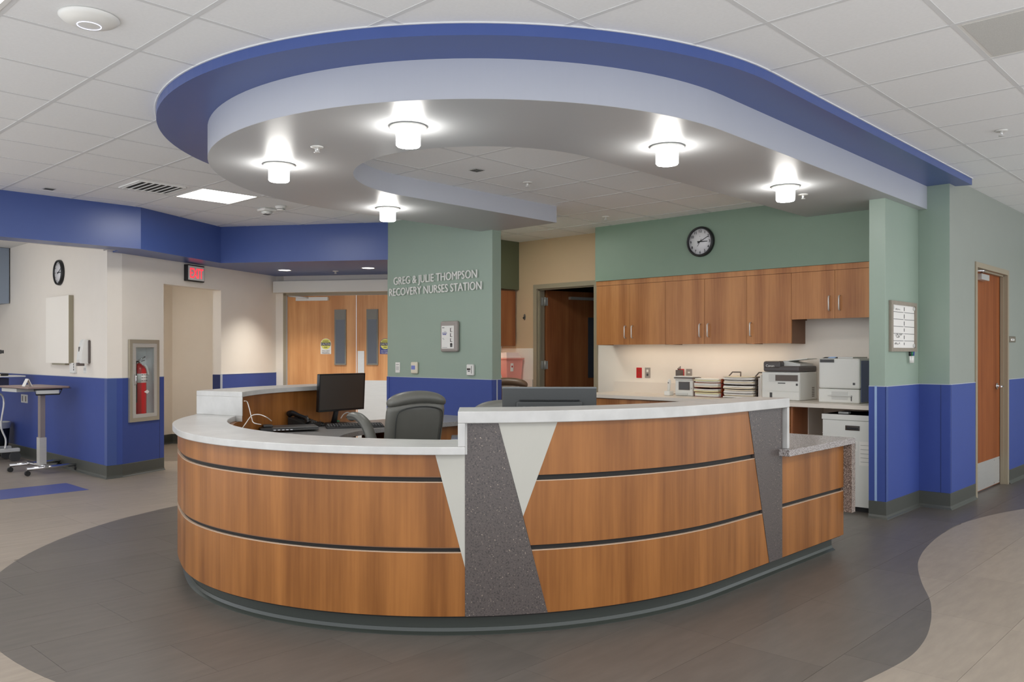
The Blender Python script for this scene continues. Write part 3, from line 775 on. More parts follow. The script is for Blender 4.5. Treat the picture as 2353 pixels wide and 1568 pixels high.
def bend_piece(poly, o0, o1):
    """convex polygon in (index, z), bent along the desk front as a solid sheet from offset o0 to o1"""
    i0 = min(p[0] for p in poly); i1 = max(p[0] for p in poly)
    ks = sorted(set(rng(i0, i1) + [p[0] for p in poly]))
    def span(s):
        zs = []
        for a, b in zip(poly, poly[1:] + poly[:1]):
            if min(a[0], b[0]) - 1e-9 <= s <= max(a[0], b[0]) + 1e-9:
                if abs(a[0] - b[0]) < 1e-9: zs += [a[1], b[1]]
                else: zs.append(a[1] + (b[1] - a[1]) * (s - a[0]) / (b[0] - a[0]))
        return min(zs), max(zs)
    rings = []
    for s in ks:
        lo, hi = span(s)
        if hi - lo < 1e-4: hi = lo + 1e-4
        p, q = bp(s, o1), bp(s, o0)
        rings.append([(p[0], p[1], lo), (p[0], p[1], hi), (q[0], q[1], hi), (q[0], q[1], lo)])
    return MB().loft(rings, smooth=False)
Z0P, ZG1, ZG2 = 0.10, (0.398, 0.425), (0.729, 0.758)
Z_LOW, Z_LOWT, Z_TOP, Z_TOPB = 0.900, 0.862, 1.066, 1.010
desk = thing('reception_desk', 'curved wood-panelled nurses station desk with white stone ledges and dark inlays', 'desk', (DC[0], DC[1], 0))
iL = 0.0
iJ = idx_at(1068.5); iT0 = idx_at(1000); i145, i281, i202, i258 = idx_at(1145), idx_at(1281), idx_at(1202), idx_at(1258)
i719, i767, i797 = idx_at(1719), idx_at(1767), idx_at(1796.5); iE = NB - 1.0
# dark carcass behind the panels shows in the reveals
def curve_band(ia, ib, o0, o1, z0, z1):
    ks = rng(ia, ib); return MB().band([bp(k, o1) for k in ks], [bp(k, o0) for k in ks], z0, z1)
part('carcass', curve_band(iL, iJ, -0.16, -0.014, 0.09, Z_LOWT), 'groove', desk)
part('carcass', curve_band(iJ, i797, -0.16, -0.014, 0.09, Z_TOPB), 'groove', desk)
part('carcass', curve_band(i797, iE - 0.3, -0.16, -0.014, 0.09, 0.72), 'groove', desk)
part('toe_kick', curve_band(iL, iE - 1.3, -0.14, -0.055, 0.0, 0.105), 'kick', desk)
ks = rng(iL, iE - 1.3)
part('cove_base', MB().loft([[(*bp(k, -0.056), 0.0), (*bp(k, -0.030), 0.0), (*bp(k, -0.030), 0.004), (*bp(k, -0.047), 0.014), (*bp(k, -0.052), 0.03), (*bp(k, -0.056), 0.03)] for k in ks], smooth=False), 'kick', desk)
PT = 0.014
# left (low) front: three wood bands, then a white inlay
def edge_l(z):   # slanted right end of the left bands: from column 1000 at the top to column 1068 at z of y=1305
    zt = z_at(iT0, 1047); zb = z_at(iJ, 1305)
    t = (zt - z) / (zt - zb); return iT0 + (iJ - iT0) * max(0.0, min(1.0, t))
for (za, zb) in ((Z0P, ZG1[0]), (ZG1[1], ZG2[0]), (ZG2[1], Z_LOWT)):
    zc = z_at(iJ, 1305)
    poly = [(iL, za), (edge_l(za), za)]
    if za < zc < zb: poly.append((iJ, zc))
    poly += [(edge_l(zb), zb), (iL, zb)]
    part('wood_panel', bend_piece(poly, -PT, 0.0), 'wood', desk)
    if za > Z0P: part('panel_lip', bend_piece([(iL, zb if False else za - 0.004), (edge_l(za), za - 0.004), (edge_l(za), za), (iL, za)], -PT, -0.001), 'wood_edge', desk)
for zg in (ZG1, ZG2): part('panel_lip', bend_piece([(iL, zg[0]), (edge_l(zg[0]), zg[0]), (edge_l(zg[0]), zg[0] + .0035), (iL, zg[0] + .0035)], -PT, 0.0005), 'lip', desk)
zc = z_at(iJ, 1305)
part('white_inlay', bend_piece([(iT0, Z_LOWT), (iJ, zc), (iJ, Z_LOWT)], -PT, 0.001), 'white_laminate', desk, label='white triangular inlay')
# dark stone wedge
part('stone_inlay', bend_piece([(iJ, Z0P), (i258, Z0P), (i145, Z_TOPB), (iJ + 0.12, Z_TOPB), (iJ, Z_LOW)], -PT, 0.003), 'granite_dark', desk, label='dark speckled stone wedge')
zap = z_at(i202, 1187)
part('white_inlay', bend_piece([(i145, Z_TOPB), (i202, zap), (i281, Z_TOPB)], -PT, 0.001), 'white_laminate', desk, label='white inverted triangle inlay')
def edge_r0(z):
    if z >= zap: return i202 + (i281 - i202) * (z - zap) / (Z_TOPB - zap)
    return i258 + (i202 - i258) * (z - Z0P) / (zap - Z0P)
def edge_r1(z): return i767 + (i719 - i767) * (z - Z0P) / (Z_TOPB - Z0P)
for (za, zb) in ((Z0P, ZG1[0]), (ZG1[1], ZG2[0]), (ZG2[1], Z_TOPB)):
    poly = [(edge_r0(za), za), (edge_r1(za), za), (edge_r1(zb), zb), (edge_r0(zb), zb)]
    if za < zap < zb: poly.append((i202, zap))
    part('wood_panel', bend_piece(poly, -PT, 0.0), 'wood', desk)
for zg in (ZG1, ZG2): part('panel_lip', bend_piece([(edge_r0(zg[0]), zg[0]), (edge_r1(zg[0]), zg[0]), (edge_r1(zg[0]), zg[0] + .0035), (edge_r0(zg[0]), zg[0] + .0035)], -PT, 0.0005), 'lip', desk)
part('stone_inlay', bend_piece([(i767, Z0P), (i797, Z0P), (i797, Z_TOPB), (i719, Z_TOPB)], -PT, 0.003), 'granite_dark', desk, label='narrow dark stone wedge')
# right low wing: two wood bands
for (za, zb) in ((Z0P, ZG1[0]), (ZG1[1], 0.722)):
    part('wood_panel', bend_piece([(i797, za), (iE, za), (iE, zb), (i797, zb)], -PT, 0.0), 'wood', desk)
part('panel_lip', bend_piece([(i797, ZG1[0]), (iE, ZG1[0]), (iE, ZG1[0] + .0035), (i797, ZG1[0] + .0035)], -PT, 0.0005), 'lip', desk)
part('end_panel', MB().box((A_END - 0.02, 2.285, 0.10), (A_END, 2.66, 0.72)), 'wood', desk)
# low ledge in white stone: outer edge follows the front, inner edge is a true arc
ks = rng(iL, idx_at(1069))
outer = [bp(k, 0.03) for k in ks]
def inner_for(p, r): a = atan2(p[1] - DC[1], p[0] - DC[0]); return (DC[0] + r * cos(a), DC[1] + r * sin(a))
part('low_ledge', MB().band(outer, [inner_for(p, 1.744) for p in outer], Z_LOWT, Z_LOW), 'quartz', desk, bevel=0.004)
part('ledge_joint', MB().band([bp(k, 0.0305) for k in (0, 0.05)], [bp(k, 0.02) for k in (0, 0.05)], Z_LOWT, Z_LOW), 'quartz', desk)
# transaction ledge (high) with its two waterfall ends
iq = idx_at(1052, 0.03); ie2 = idx_at(1815, 0.03); im = idx_at(1755, 0.03)
ks = rng(iq, im)
part('transaction_ledge', MB().band([bp(k, 0.03) for k in ks] + [bp(ie2, 0.03)], [bp(k, -0.28 + 0.04 * (k - iq) / (im - iq)) for k in ks] + [bp(ie2, -0.20)], Z_TOPB, Z_TOP), 'quartz', desk, bevel=0.004)
iq2 = idx_at(1069, 0.03)
ks = rng(iq, iq2)
part('waterfall_end', MB().band([bp(k, 0.03) for k in ks], [bp(k, -0.28) for k in ks], Z_LOW, Z_TOPB), 'quartz', desk, bevel=0.003)
ks = rng(idx_at(1067), idx_at(1073.5))
part('waterfall_return', MB().band([bp(k, 0.006) for k in ks], [bp(k, -0.2) for k in ks], Z_LOWT + 0.0, Z_TOPB), 'quartz', desk)
ie1 = idx_at(1797, 0.0)
ks = rng(ie2 - 0.55, ie2)
part('waterfall_end', MB().band([bp(k, 0.028) for k in ks], [bp(k, -0.20) for k in ks], 0.76, Z_TOPB), 'quartz', desk, bevel=0.003)
# speckled work surface of the right wing and its hanging end
part('wing_top', MB().box((4.745, 2.212, 0.72), (5.755, 2.70, 0.76)), 'granite_grey', desk, bevel=0.003)
part('wing_end', MB().box((5.6925, 2.213, 0.255), (5.754, 2.69, 0.72)), 'leg_granite', desk)
# inner worktop: a horseshoe, lit side faces the staff
wo = [(5.35, DC[1] + 1.70)] + arc(DC, 1.70, 90, 270, 60) + [(4.70, DC[1] - 1.70)]
wi = [(5.35, DC[1] + 1.03)] + arc(DC, 1.03, 90, 270, 60) + [(4.70, DC[1] - 1.03)]
part('worktop', MB().band(wo, wi, 0.712, 0.75), 'worktop', desk, bevel=0.004)
part('inner_panel', MB().band(arc(DC, 1.745, 86, 270, 60) + [(4.70, DC[1] - 1.745)], arc(DC, 1.715, 86, 270, 60) + [(4.70, DC[1] - 1.715)], 0.0, 0.862), 'wood', desk)
part('base_panel', MB().band([(5.30, DC[1] + 1.60)] + arc(DC, 1.60, 90, 60, 6)[:0] + [(4.3, DC[1] + 1.60)], [(5.30, DC[1] + 1.14)] + [(4.3, DC[1] + 1.14)], 0.0, 0.712), 'wood', desk)
# raised back section: its stone end faces the visitor
E0 = at_z(451.5, 951.5, Z_LOW); E1 = at_z(559, 957, Z_LOW)
ang0 = math.degrees(atan2(E0[1] - DC[1], E0[0] - DC[0])); ang1 = math.degrees(atan2(E1[1] - DC[1], E1[0] - DC[0]))
ro, ri = hypot(E0[0] - DC[0], E0[1] - DC[1]), 1.69
ao = [ang0 + (88 - ang0) * k / 20 for k in range(21)]; ai = [ang1 + (88 - ang1) * k / 20 for k in range(21)]
po = [(DC[0] + (ro + (2.06 - ro) * min(1, k / 6)) * cos(radians(a)), DC[1] + (ro + (2.06 - ro) * min(1, k / 6)) * sin(radians(a))) for k, a in enumerate(ao)]
pi_ = [(DC[0] + ri * cos(radians(a)), DC[1] + ri * sin(radians(a))) for a in ai]
part('back_ledge', MB().band(po, pi_, 1.032, 1.068), 'quartz', desk, bevel=0.003)
part('back_end_slab', MB().prism([po[0], pi_[0], (pi_[0][0] + (pi_[1][0] - pi_[0][0]) * .25, pi_[0][1] + (pi_[1][1] - pi_[0][1]) * .25), (po[0][0] + (po[1][0] - po[0][0]) * .25, po[0][1] + (po[1][1] - po[0][1]) * .25)], Z_LOW, 1.0325), 'quartz', desk, bevel=0.002)
pw = [(DC[0] + (ri + .025) * cos(radians(a)), DC[1] + (ri + .025) * sin(radians(a))) for a in ai]
pz = [(p[0] * .08 + q[0] * .92, p[1] * .08 + q[1] * .92) for p, q in zip(pw, po)]
part('back_panel', MB().band(pz[1:], pw[1:], 0.10, 1.034), 'wood', desk)
part('back_panel_end', MB().prism([pw[0], pw[1], pz[1], (po[0][0] * .3 + pi_[0][0] * .7, po[0][1] * .3 + pi_[0][1] * .7)], 0.10, Z_LOWT), 'wood', desk)
part('low_ledge_end', MB().band([bp(0, 0.03), po[0]], [inner_for(bp(0, .03), 1.744), pi_[0]], Z_LOWT, Z_LOW - 0.0004), 'quartz', desk)
def pane_mat(name, tint=(240, 244, 244), gl=0.08):
    m = bpy.data.materials.new(name); m.use_nodes = True; nt = m.node_tree; N = nt.nodes; L = nt.links
    N.remove(N['Principled BSDF']); out = N['Material Output']
    t = N.new('ShaderNodeBsdfTransparent'); t.inputs[0].default_value = rgb(*tint)
    g = N.new('ShaderNodeBsdfGlossy'); g.inputs['Roughness'].default_value = 0.05
    mx = N.new('ShaderNodeMixShader'); mx.inputs[0].default_value = gl
    L.new(t.outputs[0], mx.inputs[1]); L.new(g.outputs[0], mx.inputs[2]); L.new(mx.outputs[0], out.inputs[0])
    MATS[name] = m
pane_mat('pane', gl=0.03)
def pull(mb, pl, a, z0, z1, o, r=0.0055, out=0.028):
    """a bow pull, vertical on plane pl"""
    pts = [pl.w(a, z0, o), pl.w(a, z0 + 0.002, o + out * .8), pl.w(a, z0 + 0.012, o + out), pl.w(a, z1 - 0.012, o + out), pl.w(a, z1 - 0.002, o + out * .8), pl.w(a, z1, o)]
    return mb.tube(pts, r, 8)
def pull_h(mb, pl, a0, a1, z, o, r=0.0055, out=0.028):
    pts = [pl.w(a0, z, o), pl.w(a0 + 0.002, z, o + out * .8), pl.w(a0 + 0.012, z, o + out), pl.w(a1 - 0.012, z, o + out), pl.w(a1 - 0.002, z, o + out * .8), pl.w(a1, z, o)]
    return mb.tube(pts, r, 8)

# ================================================================ wall cabinets behind the station
Z_UP, Z_UPT, Z_SH = 1.428, 2.14, 1.649
FD, BD = -0.022, -0.040                      # door front / back measured from the soffit plane
def wall_unit(bs, z0, label, handles, right_side=False, pl=P_CAB, depth=0.325, hand_z=None, m='wood_cab'):
    a0, a1 = -bs[0], -bs[-1]
    t = thing('wall_cabinet', label, 'cabinet', tuple(pl.w((a0 + a1) / 2, z0, -depth)), 0, 'wall cabinets behind the station')
    part('body', MB().pbox(pl, a0 + .0005, a1 - .0005, z0 + .034, Z_UPT, -depth + .001, BD - 0.001).pbox(pl, a0 + .0005, a0 + .016, z0, z0 + .034, -depth + .001, BD - .001).pbox(pl, a1 - .016, a1 - .0005, z0, z0 + .034, -depth + .001, BD - .001), 'wood_edge', t)
    part('bottom_panel', MB().pbox(pl, a0 + .017, a1 - .017, z0 + .030, z0 + .034, -depth + .001, BD - .001), 'wood_edge', t)
    part('top_rail', MB().pbox(pl, a0, a1, 2.088, Z_UPT - .001, BD, FD + .004), 'wood_cab', t)
    for k in range(len(bs) - 1):
        d0, d1 = -bs[k] + .0015, -bs[k + 1] - .0015
        d = part('door', MB().pbox(pl, d0, d1, z0 + .003, 2.085, BD, FD), m, t)
        h = handles[k]
        ha = d1 - .045 if h == 'R' else d0 + .045
        part('handle', pull(MB(), pl, ha, z0 + .075, z0 + .205, FD), 'metal', d)
    return t
B_ = [5.735, 5.29, 4.828, 4.368, 3.906, 3.452, 3.044, 2.60]
wall_unit(B_[0:3], Z_UP, 'two-door wood wall cabinet nearest the open doorway', 'RL')
wall_unit(B_[2:5], Z_UP, 'two-door wood wall cabinet in the middle of the row below the clock', 'RL')
u = wall_unit(B_[4:6], Z_UP, 'single-door wood wall cabinet above the paper trays and small printer', 'L')
wall_unit(B_[5:8], Z_SH, 'shorter two-door wood wall cabinet above the big white printer', 'RL')
part('cabinet_filler', MB().pbox(P_CAB, -2.60, -2.56, Z_SH, Z_UPT, -.3, FD), 'wood_cab', u)
t = thing('under_cabinet_light', 'slim warm light strip fixed beneath the wall cabinets', 'light', (7.62, 4.6, Z_UP))
part('housing', MB().box((7.50, 3.6, Z_UP + .016), (7.58, 5.6, Z_UP + .029)), 'white_plastic', t)
part('lens', MB().box((7.51, 3.62, Z_UP + .011), (7.57, 5.58, Z_UP + .0155)), 'under_lens', t)
# nook cabinet behind the pier
P_NOOK = Plane((0, 7.2), (1, 0))
t = thing('wall_cabinet', 'dark wood wall cabinet in the nook behind the pier', 'cabinet', (7.0, 7.35, Z_UP), 0, 'wall cabinets behind the station')
part('body', MB().pbox(P_NOOK, 6.3, 7.705, Z_UP, Z_UPT, -.299, -.041), 'wood_edge', t)
for (d0, d1) in ((6.302, 6.75), (6.753, 7.22), (7.223, 7.70)):
    part('door', MB().pbox(P_NOOK, d0, d1, Z_UP + .003, 2.12, -.04, -.022), 'wood_dark', t)
t = thing('under_cabinet_light', 'slim light strip beneath the nook cabinet behind the pier', 'light', (7.0, 7.4, Z_UP))
part('housing', MB().box((6.5, 7.38, Z_UP - .012), (7.6, 7.45, Z_UP - .001)), 'white_plastic', t)
part('lens', MB().box((6.52, 7.385, Z_UP - .016), (7.58, 7.445, Z_UP - .0125)), 'under_lens', t)
t = thing('nook_counter', 'pale counter in the nook behind the pier', 'counter', (6.9, 7.2, 0))
part('top', MB().box((6.14, 6.9, .865), (7.742, 7.498, .9)), 'counter_cream', t, bevel=.003)
part('splash', MB().box((6.14, 7.478, .9), (7.742, 7.498, 1.01)).box((7.724, 6.96, .9), (7.742, 7.478, 1.01)), 'counter_cream', t)
part('base', MB().box((6.14, 6.95, .1), (7.742, 7.498, .865)), 'wood_dark', t)
part('kick', MB().box((6.16, 7.0, 0), (7.742, 7.49, .1)), 'kick', t)

# ---- counter run below
Z_CT = 0.90
FRONT = 7.06
t = thing('back_counter', 'long pale counter with low splashback under the wall cabinets', 'counter', (7.4, 4.1, Z_CT - .035))
part('top', MB().box((FRONT, 2.562, Z_CT - .036), (7.744, 5.73, Z_CT)), 'counter_cream', t, bevel=.003)
part('splash', MB().box((7.724, 2.565, Z_CT), (7.744, 5.70, 1.016)), 'counter_cream', t)
P_BASE = Plane((FRONT + .045, 0), (0, -1))
bx = [5.72, -P_BASE.hit(1422, 925)[0], -P_BASE.hit(1514, 925)[0], 4.0, 3.31]
for k, lab in enumerate(('wood base cabinet with a top drawer at the doorway end', 'wood base cabinet second from the doorway', 'wood base cabinet behind the black monitor', 'wood base cabinet beside the knee space')):
    a0, a1 = -bx[k], -bx[k + 1]
    t = thing('base_cabinet', lab, 'cabinet', tuple(P_BASE.w((a0 + a1) / 2, 0, -.3)), 0, 'base cabinets along the back counter')
    part('body', MB().pbox(P_BASE, a0 + .001, a1 - .001, .1, Z_CT - .037, -.62, -.02), 'wood_edge', t)
    part('kick', MB().pbox(P_BASE, a0 + .001, a1 - .001, 0, .1, -.6, -.08), 'kick', t)
    d = part('drawer', MB().pbox(P_BASE, a0 + .002, a1 - .002, .69, .855, -.02, 0), 'wood_cab', t)
    hx = P_BASE.hit(1382, 930)[0] if k == 0 else (a0 + a1) / 2
    part('handle', pull_h(MB(), P_BASE, hx - .06, hx + .06, .775, 0), 'metal', d)
    d = part('door', MB().pbox(P_BASE, a0 + .002, a1 - .002, .11, .685, -.02, 0), 'wood_cab', t)
    part('handle', pull(MB(), P_BASE, a1 - .05, .52, .64, 0), 'metal', d)
solo('knee_space_panel', MB().box((FRONT + .05, 3.285, 0), (7.42, 3.305, Z_CT - .037)), 'wood_dark', 'dark wood end panel beside the white shredding console', 'panel')

struct('wall_knee_return', MB().box((7.42, 3.275, 0), (7.744, 3.305, Z_CT - .037)), 'beige', 'beige wall return inside the knee space')
# ================================================================ doors
def door_frame(name, pl, a0, a1, zt, label, m='frame_taupe', depth=.13, face=.05, proud=.012):
    mb = MB()
    for (p, q) in ((a0 - face, a0), (a1, a1 + face)):
        mb.pbox(pl, p, q, 0, zt + face, 0.0005, proud)
    mb.pbox(pl, a0, a1, zt, zt + face, 0.0005, proud)
    for (p, q) in ((a0 - .02, a0), (a1, a1 + .02)): mb.pbox(pl, p, q, 0, zt, -depth, 0.0)
    mb.pbox(pl, a0 - .02, a1 + .02, zt, zt + .02, -depth, 0.0)
    o = struct(name, mb, m, label)
    part('stop', MB().pbox(pl, a0, a0 + .015, 0, zt, -.055, -.025).pbox(pl, a1 - .015, a1, 0, zt, -.055, -.025).pbox(pl, a0, a1, zt - .015, zt, -.055, -.025), m, o)
    return o
# door 1: corridor door at right
f = door_frame('door_1', P_RIGHT, 8.55, 9.64, 2.132, 'wood corridor door in a taupe steel frame at right')
P_L1 = Plane((0, 2.18 + .060), (1, 0))
lf = part('leaf', MB().pbox(P_L1, 8.555, 9.635, .012, 2.128, -.045, 0), 'wood_door_hall', f)
part('kick_plate', MB().pbox(P_L1, 8.575, 9.615, .02, .285, 0, .003), 'steel_brushed', lf)
for (a, z) in ((8.6, .265), (9.59, .265), (9.59, .04), (9.4, .265), (9.4, .04)): part('screw', MB().cyl(P_L1.w(a, z, .003), P_L1.w(a, z, .005), .006, seg=8), 'chrome', lf)
hm = MB().cyl(P_L1.w(9.5, 1.005, 0), P_L1.w(9.5, 1.005, .012), .032, seg=20).cyl(P_L1.w(9.5, 1.005, .012), P_L1.w(9.5, 1.005, .055), .011, seg=12)
hm.tube([P_L1.w(9.5, 1.005, .055), P_L1.w(9.49, 1.005, .062), P_L1.w(9.44, 1.005, .065), P_L1.w(9.38, 1.0, .06)], .010, 8)
part('lever_handle', hm, 'chrome', lf)
cl = part('closer', MB().pbox(P_L1, 8.75, 9.02, 2.035, 2.09, 0, .055), 'steel_brushed', lf)
part('closer_arm', MB().tube([P_L1.w(8.82, 2.1, .03), P_L1.w(8.66, 2.105, .10), P_L1.w(8.60, 2.105, .05)], .009, 6), 'chrome', cl)
part('notice', MB().pbox(P_L1, 8.575, 8.80, 1.86, 2.02, 0, .002), 'paper', lf)
# door 2: open door in the back wall
f = door_frame('door_2', P_BACK, -6.895, -6.0, 2.134, 'open dark wood door in a taupe frame beside the cabinets', depth=.14, face=.055)
hinge = (7.885, 6.88); al = radians(16)
P_L2 = Plane(hinge, (cos(al), -sin(al)))
lf = part('leaf', MB().pbox(P_L2, 0.01, 0.875, .012, 2.125, -.045, 0), 'wood_dark', f)
part('lite', MB().pbox(P_L2, 0.655, 0.775, 1.02, 1.80, 0, .004), 'glass_dark', lf)
part('closer', MB().pbox(P_L2, 0.35, 0.83, 2.02, 2.055, 0, .05), 'steel_brushed', lf)
for z in (1.985, 1.19, 0.3):
    part('hinge', MB().cyl((7.868, 6.872, z - .055), (7.868, 6.872, z + .055), .009, seg=10).box((7.80, 6.893, z - .05), (7.868, 6.896, z + .05)).pbox(P_L2, .0, .035, z - .05, z + .05, 0, .003), 'steel_brushed', f)
# door 3 and 4: double doors beyond the blue soffit
H = P_DD.hit
a_l, a_m = H(660, 800)[0], H(818.5, 800)[0]; wd = a_m - a_l
zt = 2.136
f = struct('door_3', MB().pbox(P_DD, a_l - .055, a_l - .004, 0, zt + .05, -.1, .012).pbox(P_DD, a_l - .055, a_m + wd + .05, zt + .004, zt + .05, -.1, .012).pbox(P_DD, a_m + wd + .004, a_m + wd + .055, 0, zt + .05, -.1, .012), 'frame_taupe', 'wood double doors with narrow vision panels')
def lite(leaf, x0, x1, y0, y1):
    (p, zt_), (q, zb_) = H(x0, y0), H(x1, y1)
    part('vision_frame', MB().pbox(P_DD, p, q, zb_, zt_, -.02, .010), 'lite_frame', leaf)
    g = part('pane', MB().pbox(P_DD, p + .018, q - .018, zb_ + .02, zt_ - .02, .0095, .0115), 'glass_dark', leaf)
    part('pane_shade', MB().pbox(P_DD, p + .018, q - .018, zt_ - .14, zt_ - .02, .0115, .0125), 'lite_frame', leaf)
l1 = part('leaf', MB().pbox(P_DD, a_l, a_m - .003, .01, zt, -.05, -.006), 'wood_door', f)
l2 = part('leaf', MB().pbox(P_DD, a_m + .003, a_m + wd, .01, zt, -.05, -.006), 'wood_door', f)
part('edge_strip', MB().pbox(P_DD, a_l - .004, a_l + .002, .01, zt, -.03, .01), 'rail_light', l1)
part('astragal', MB().pbox(P_DD, a_m - .004, a_m + .004, .01, zt, -.03, -.003), 'metal', l1)
lite(l1, 769, 795.5, 712, 839); lite(l2, 842.5, 869, 711, 839)
part('closer', MB().pbox(P_DD, H(683, 0)[0], H(756, 0)[0], H(0 + 700, 692)[1], H(700, 684)[1], -.006, .05), 'white_plastic', l1)
part('closer_arm', MB().tube([P_DD.w(H(668, 0)[0], zt - .005, .06), P_DD.w(H(690, 0)[0], zt - .02, .08), P_DD.w(H(712, 0)[0], zt - .035, .05)], .012, 6), 'metal', l1)
part('push_plate', MB().pbox(P_DD, H(822, 0)[0], H(837, 0)[0], .95, H(830, 807)[1], -.006, .002), 'steel_brushed', l2)
part('armour_plate', MB().pbox(P_DD, a_m + .02, a_m + wd - .02, .02, .965, -.006, .001), 'steel_brushed', l2)
part('armour_plate', MB().pbox(P_DD, a_l + .02, a_m - .03, .02, .84, -.006, .001), 'steel_brushed', l1)
def sticker(leaf, cx, low, m_low):
    a, zc = H(cx, 791); r = H(cx + 12.2, 791)[0] - a; zl = H(cx, 814)[1]
    M = P_DD.mat(a, zc, -.005)
    ring = [(r * cos(pi * k / 12), r * sin(pi * k / 12)) for k in range(13)]
    o = part('sticker', MB().ext([(-r, zl - zc)] + [(r, zl - zc)] + [(p[0], p[1]) for p in ring], M, -.0015), m_low, leaf)
    part('sticker_disc', MB().ext([(r * .93 * cos(2 * pi * k / 28), r * .93 * sin(2 * pi * k / 28)) for k in range(28)], P_DD.mat(a, zc, -.0035), -.001), 'yellow', o)
    part('sticker_band', MB().ext([(-r * .9, -.022), (r * .9, -.022), (r * .9, .022), (-r * .9, .022)], P_DD.mat(a, zc, -.0025), -.001), 'ink', o)
    wall_text('sticker_text', 'CAUTION', P_DD, a, zc - .014, .0015, .038, 'paper', o, align='CENTER', fit=1.6 * r)
    wall_text('sticker_text', 'AUTOMATIC', P_DD, a, zc + .032, .0005, .024, 'ink', o, align='CENTER', fit=1.1 * r)
    wall_text('sticker_text', 'DOOR', P_DD, a, zc - .052, .0005, .024, 'ink', o, align='CENTER', fit=.6 * r)
    for k, tx in enumerate(low): wall_text('sticker_text', tx, P_DD, a, zl + .035 - .027 * k, .0, .022, 'ink' if m_low == 'paper' else 'paper', o, align='CENTER', fit=1.5 * r)
sticker(l1, 748.5, ('TWO-WAY', 'TRAFFIC'), 'paper')
sticker(l2, 885, ('ACTIVATE', 'TO OPEN'), 'ink_blue')
solo('door_operator', MB().pbox(P_DD, H(637, 0)[0], a_m + wd + .05, 2.175, 2.335, .012, .13), 'frame_light', 'long pale door operator housing above the double doors', 'operator', bevel=.004)
# ================================================================ things on the walls
# ---- station name: raised letters, one mesh per letter
sg = thing('wall_lettering', 'raised white metal lettering naming the station on the green pier', 'sign', tuple(P_PIER.w(-6.8, 1.98, 0.0)))
def split_letters(me, parent, m):
    bm = bmesh.new(); bm.from_mesh(me); bmesh.ops.remove_doubles(bm, verts=bm.verts[:], dist=1e-6); bm.verts.ensure_lookup_table()
    seen_v = set(); k = 0
    for v in bm.verts:
        if v in seen_v: continue
        st = [v]; comp = set()
        while st:
            q = st.pop()
            if q in comp: continue
            comp.add(q); st += [e.other_vert(q) for e in q.link_edges]
        seen_v |= comp
        vl = list(comp); ix = {q: i for i, q in enumerate(vl)}
        mb = MB(); mb.add([q.co.copy() for q in vl], [[ix[q] for q in f.verts] for f in bm.faces if f.verts[0] in comp])
        part('letter', mb, m, parent)
    bm.free()
for (txt, x0, x1, yl, yr, ht) in (('GREG & JULIE THOMPSON', 908, 1099, (655, 637.5), (639, 621), .084), ('RECOVERY NURSES STATION', 898, 1109.5, (680, 663), (667, 649), .084)):
    a0, a1 = P_PIER.hit(x0, 650)[0], P_PIER.hit(x1, 650)[0]
    z = (P_PIER.hit(x0, yl[0])[1] + P_PIER.hit(x1, yr[0])[1]) / 2
    me = text_mesh(txt, ht / .72, .012, .78, 'LEFT', 0.0)
    xs = [v.co.x for v in me.vertices]; me.transform(Matrix.Translation((-min(xs), 0, 0))); me.transform(Matrix.Diagonal(((a1 - a0) / (max(xs) - min(xs)), 1, 1, 1)))
    hm_ = text_mesh('H', ht / .72, .012); cap = max(v.co.z for v in hm_.vertices) - min(v.co.z for v in hm_.vertices)
    me.transform(Matrix.Diagonal((1, 1, ht / cap, 1)))
    me.transform(P_PIER.mat(a0, z, .018))
    split_letters(me, sg, 'white_plastic')
# ---- call panel and switches on the pier
pl = P_PIER
def rect(pl, x0, y0, x1, y1):
    (a0, z1), (a1, z0) = pl.hit(x0, y0), pl.hit(x1, y1)
    return a0, a1, z0, z1
def rpl(mb, pl, a0, a1, z0, z1, o0, o1, r=.006):
    M = pl.mat((a0 + a1) / 2, (z0 + z1) / 2, 0)
    w, h = (a1 - a0) / 2, (z1 - z0) / 2
    return mb.rbox((-w, -o1, -h), (w, -o0, h), r, M)
a0, a1, z0, z1 = rect(pl, 1018, 739, 1057, 809)
t = thing('call_panel', 'taupe wall panel with a white face and small windows on the green pier', 'wall panel', tuple(pl.w((a0 + a1) / 2, z0, 0)))
part('frame', rpl(MB(), pl, a0, a1, z0, z1, .0005, .045, .02), mat('panel_taupe', (158, 150, 144), .5), t)
b0, b1, y0, y1 = a0 + .03, a1 - .045, z0 + .035, z1 - .05
fc = part('face', MB().pbox(pl, b0, b1, y0, y1, .045, .048), 'white_plastic', t)
wdw = b1 - b0
for k in range(4):
    zc = y1 - .045 - k * (y1 - y0 - .06) / 3.4
    part('indicator_window', MB().pbox(pl, b1 - .055, b1 - .022, zc - .02, zc + .02, .048, .0495), 'dark_grey' if k == 3 else 'vent_dark', fc)
    if k < 3:
        part('indicator_label', MB().pbox(pl, b1 - .042, b1 - .02, zc - .015, zc + .018, .0495, .0505).pbox(pl, b1 - .05, b1 - .022, zc - .045, zc - .028, .048, .0495), 'paper', fc)
lines_on(pl, fc, [(b0 + .01, b0 + .045, y1 - .02, .006), (b0 + .04, b0 + .075, y1 - .06, .003), (b0 + .04, b0 + .07, y1 - .075, .003), (b0 + .015, b0 + .035, y0 + .11, .003), (b0 + .025, b0 + .045, y0 + .098, .003), (b0 + .01, b0 + .09, y0 + .012, .003)], 'vent_dark', .048)
lines_on(pl, fc, [(b0 + .012, b0 + .085, y0 + .165, .007), (b0 + .018, b0 + .075, y0 + .15, .009)], 'ink_blue', .048)
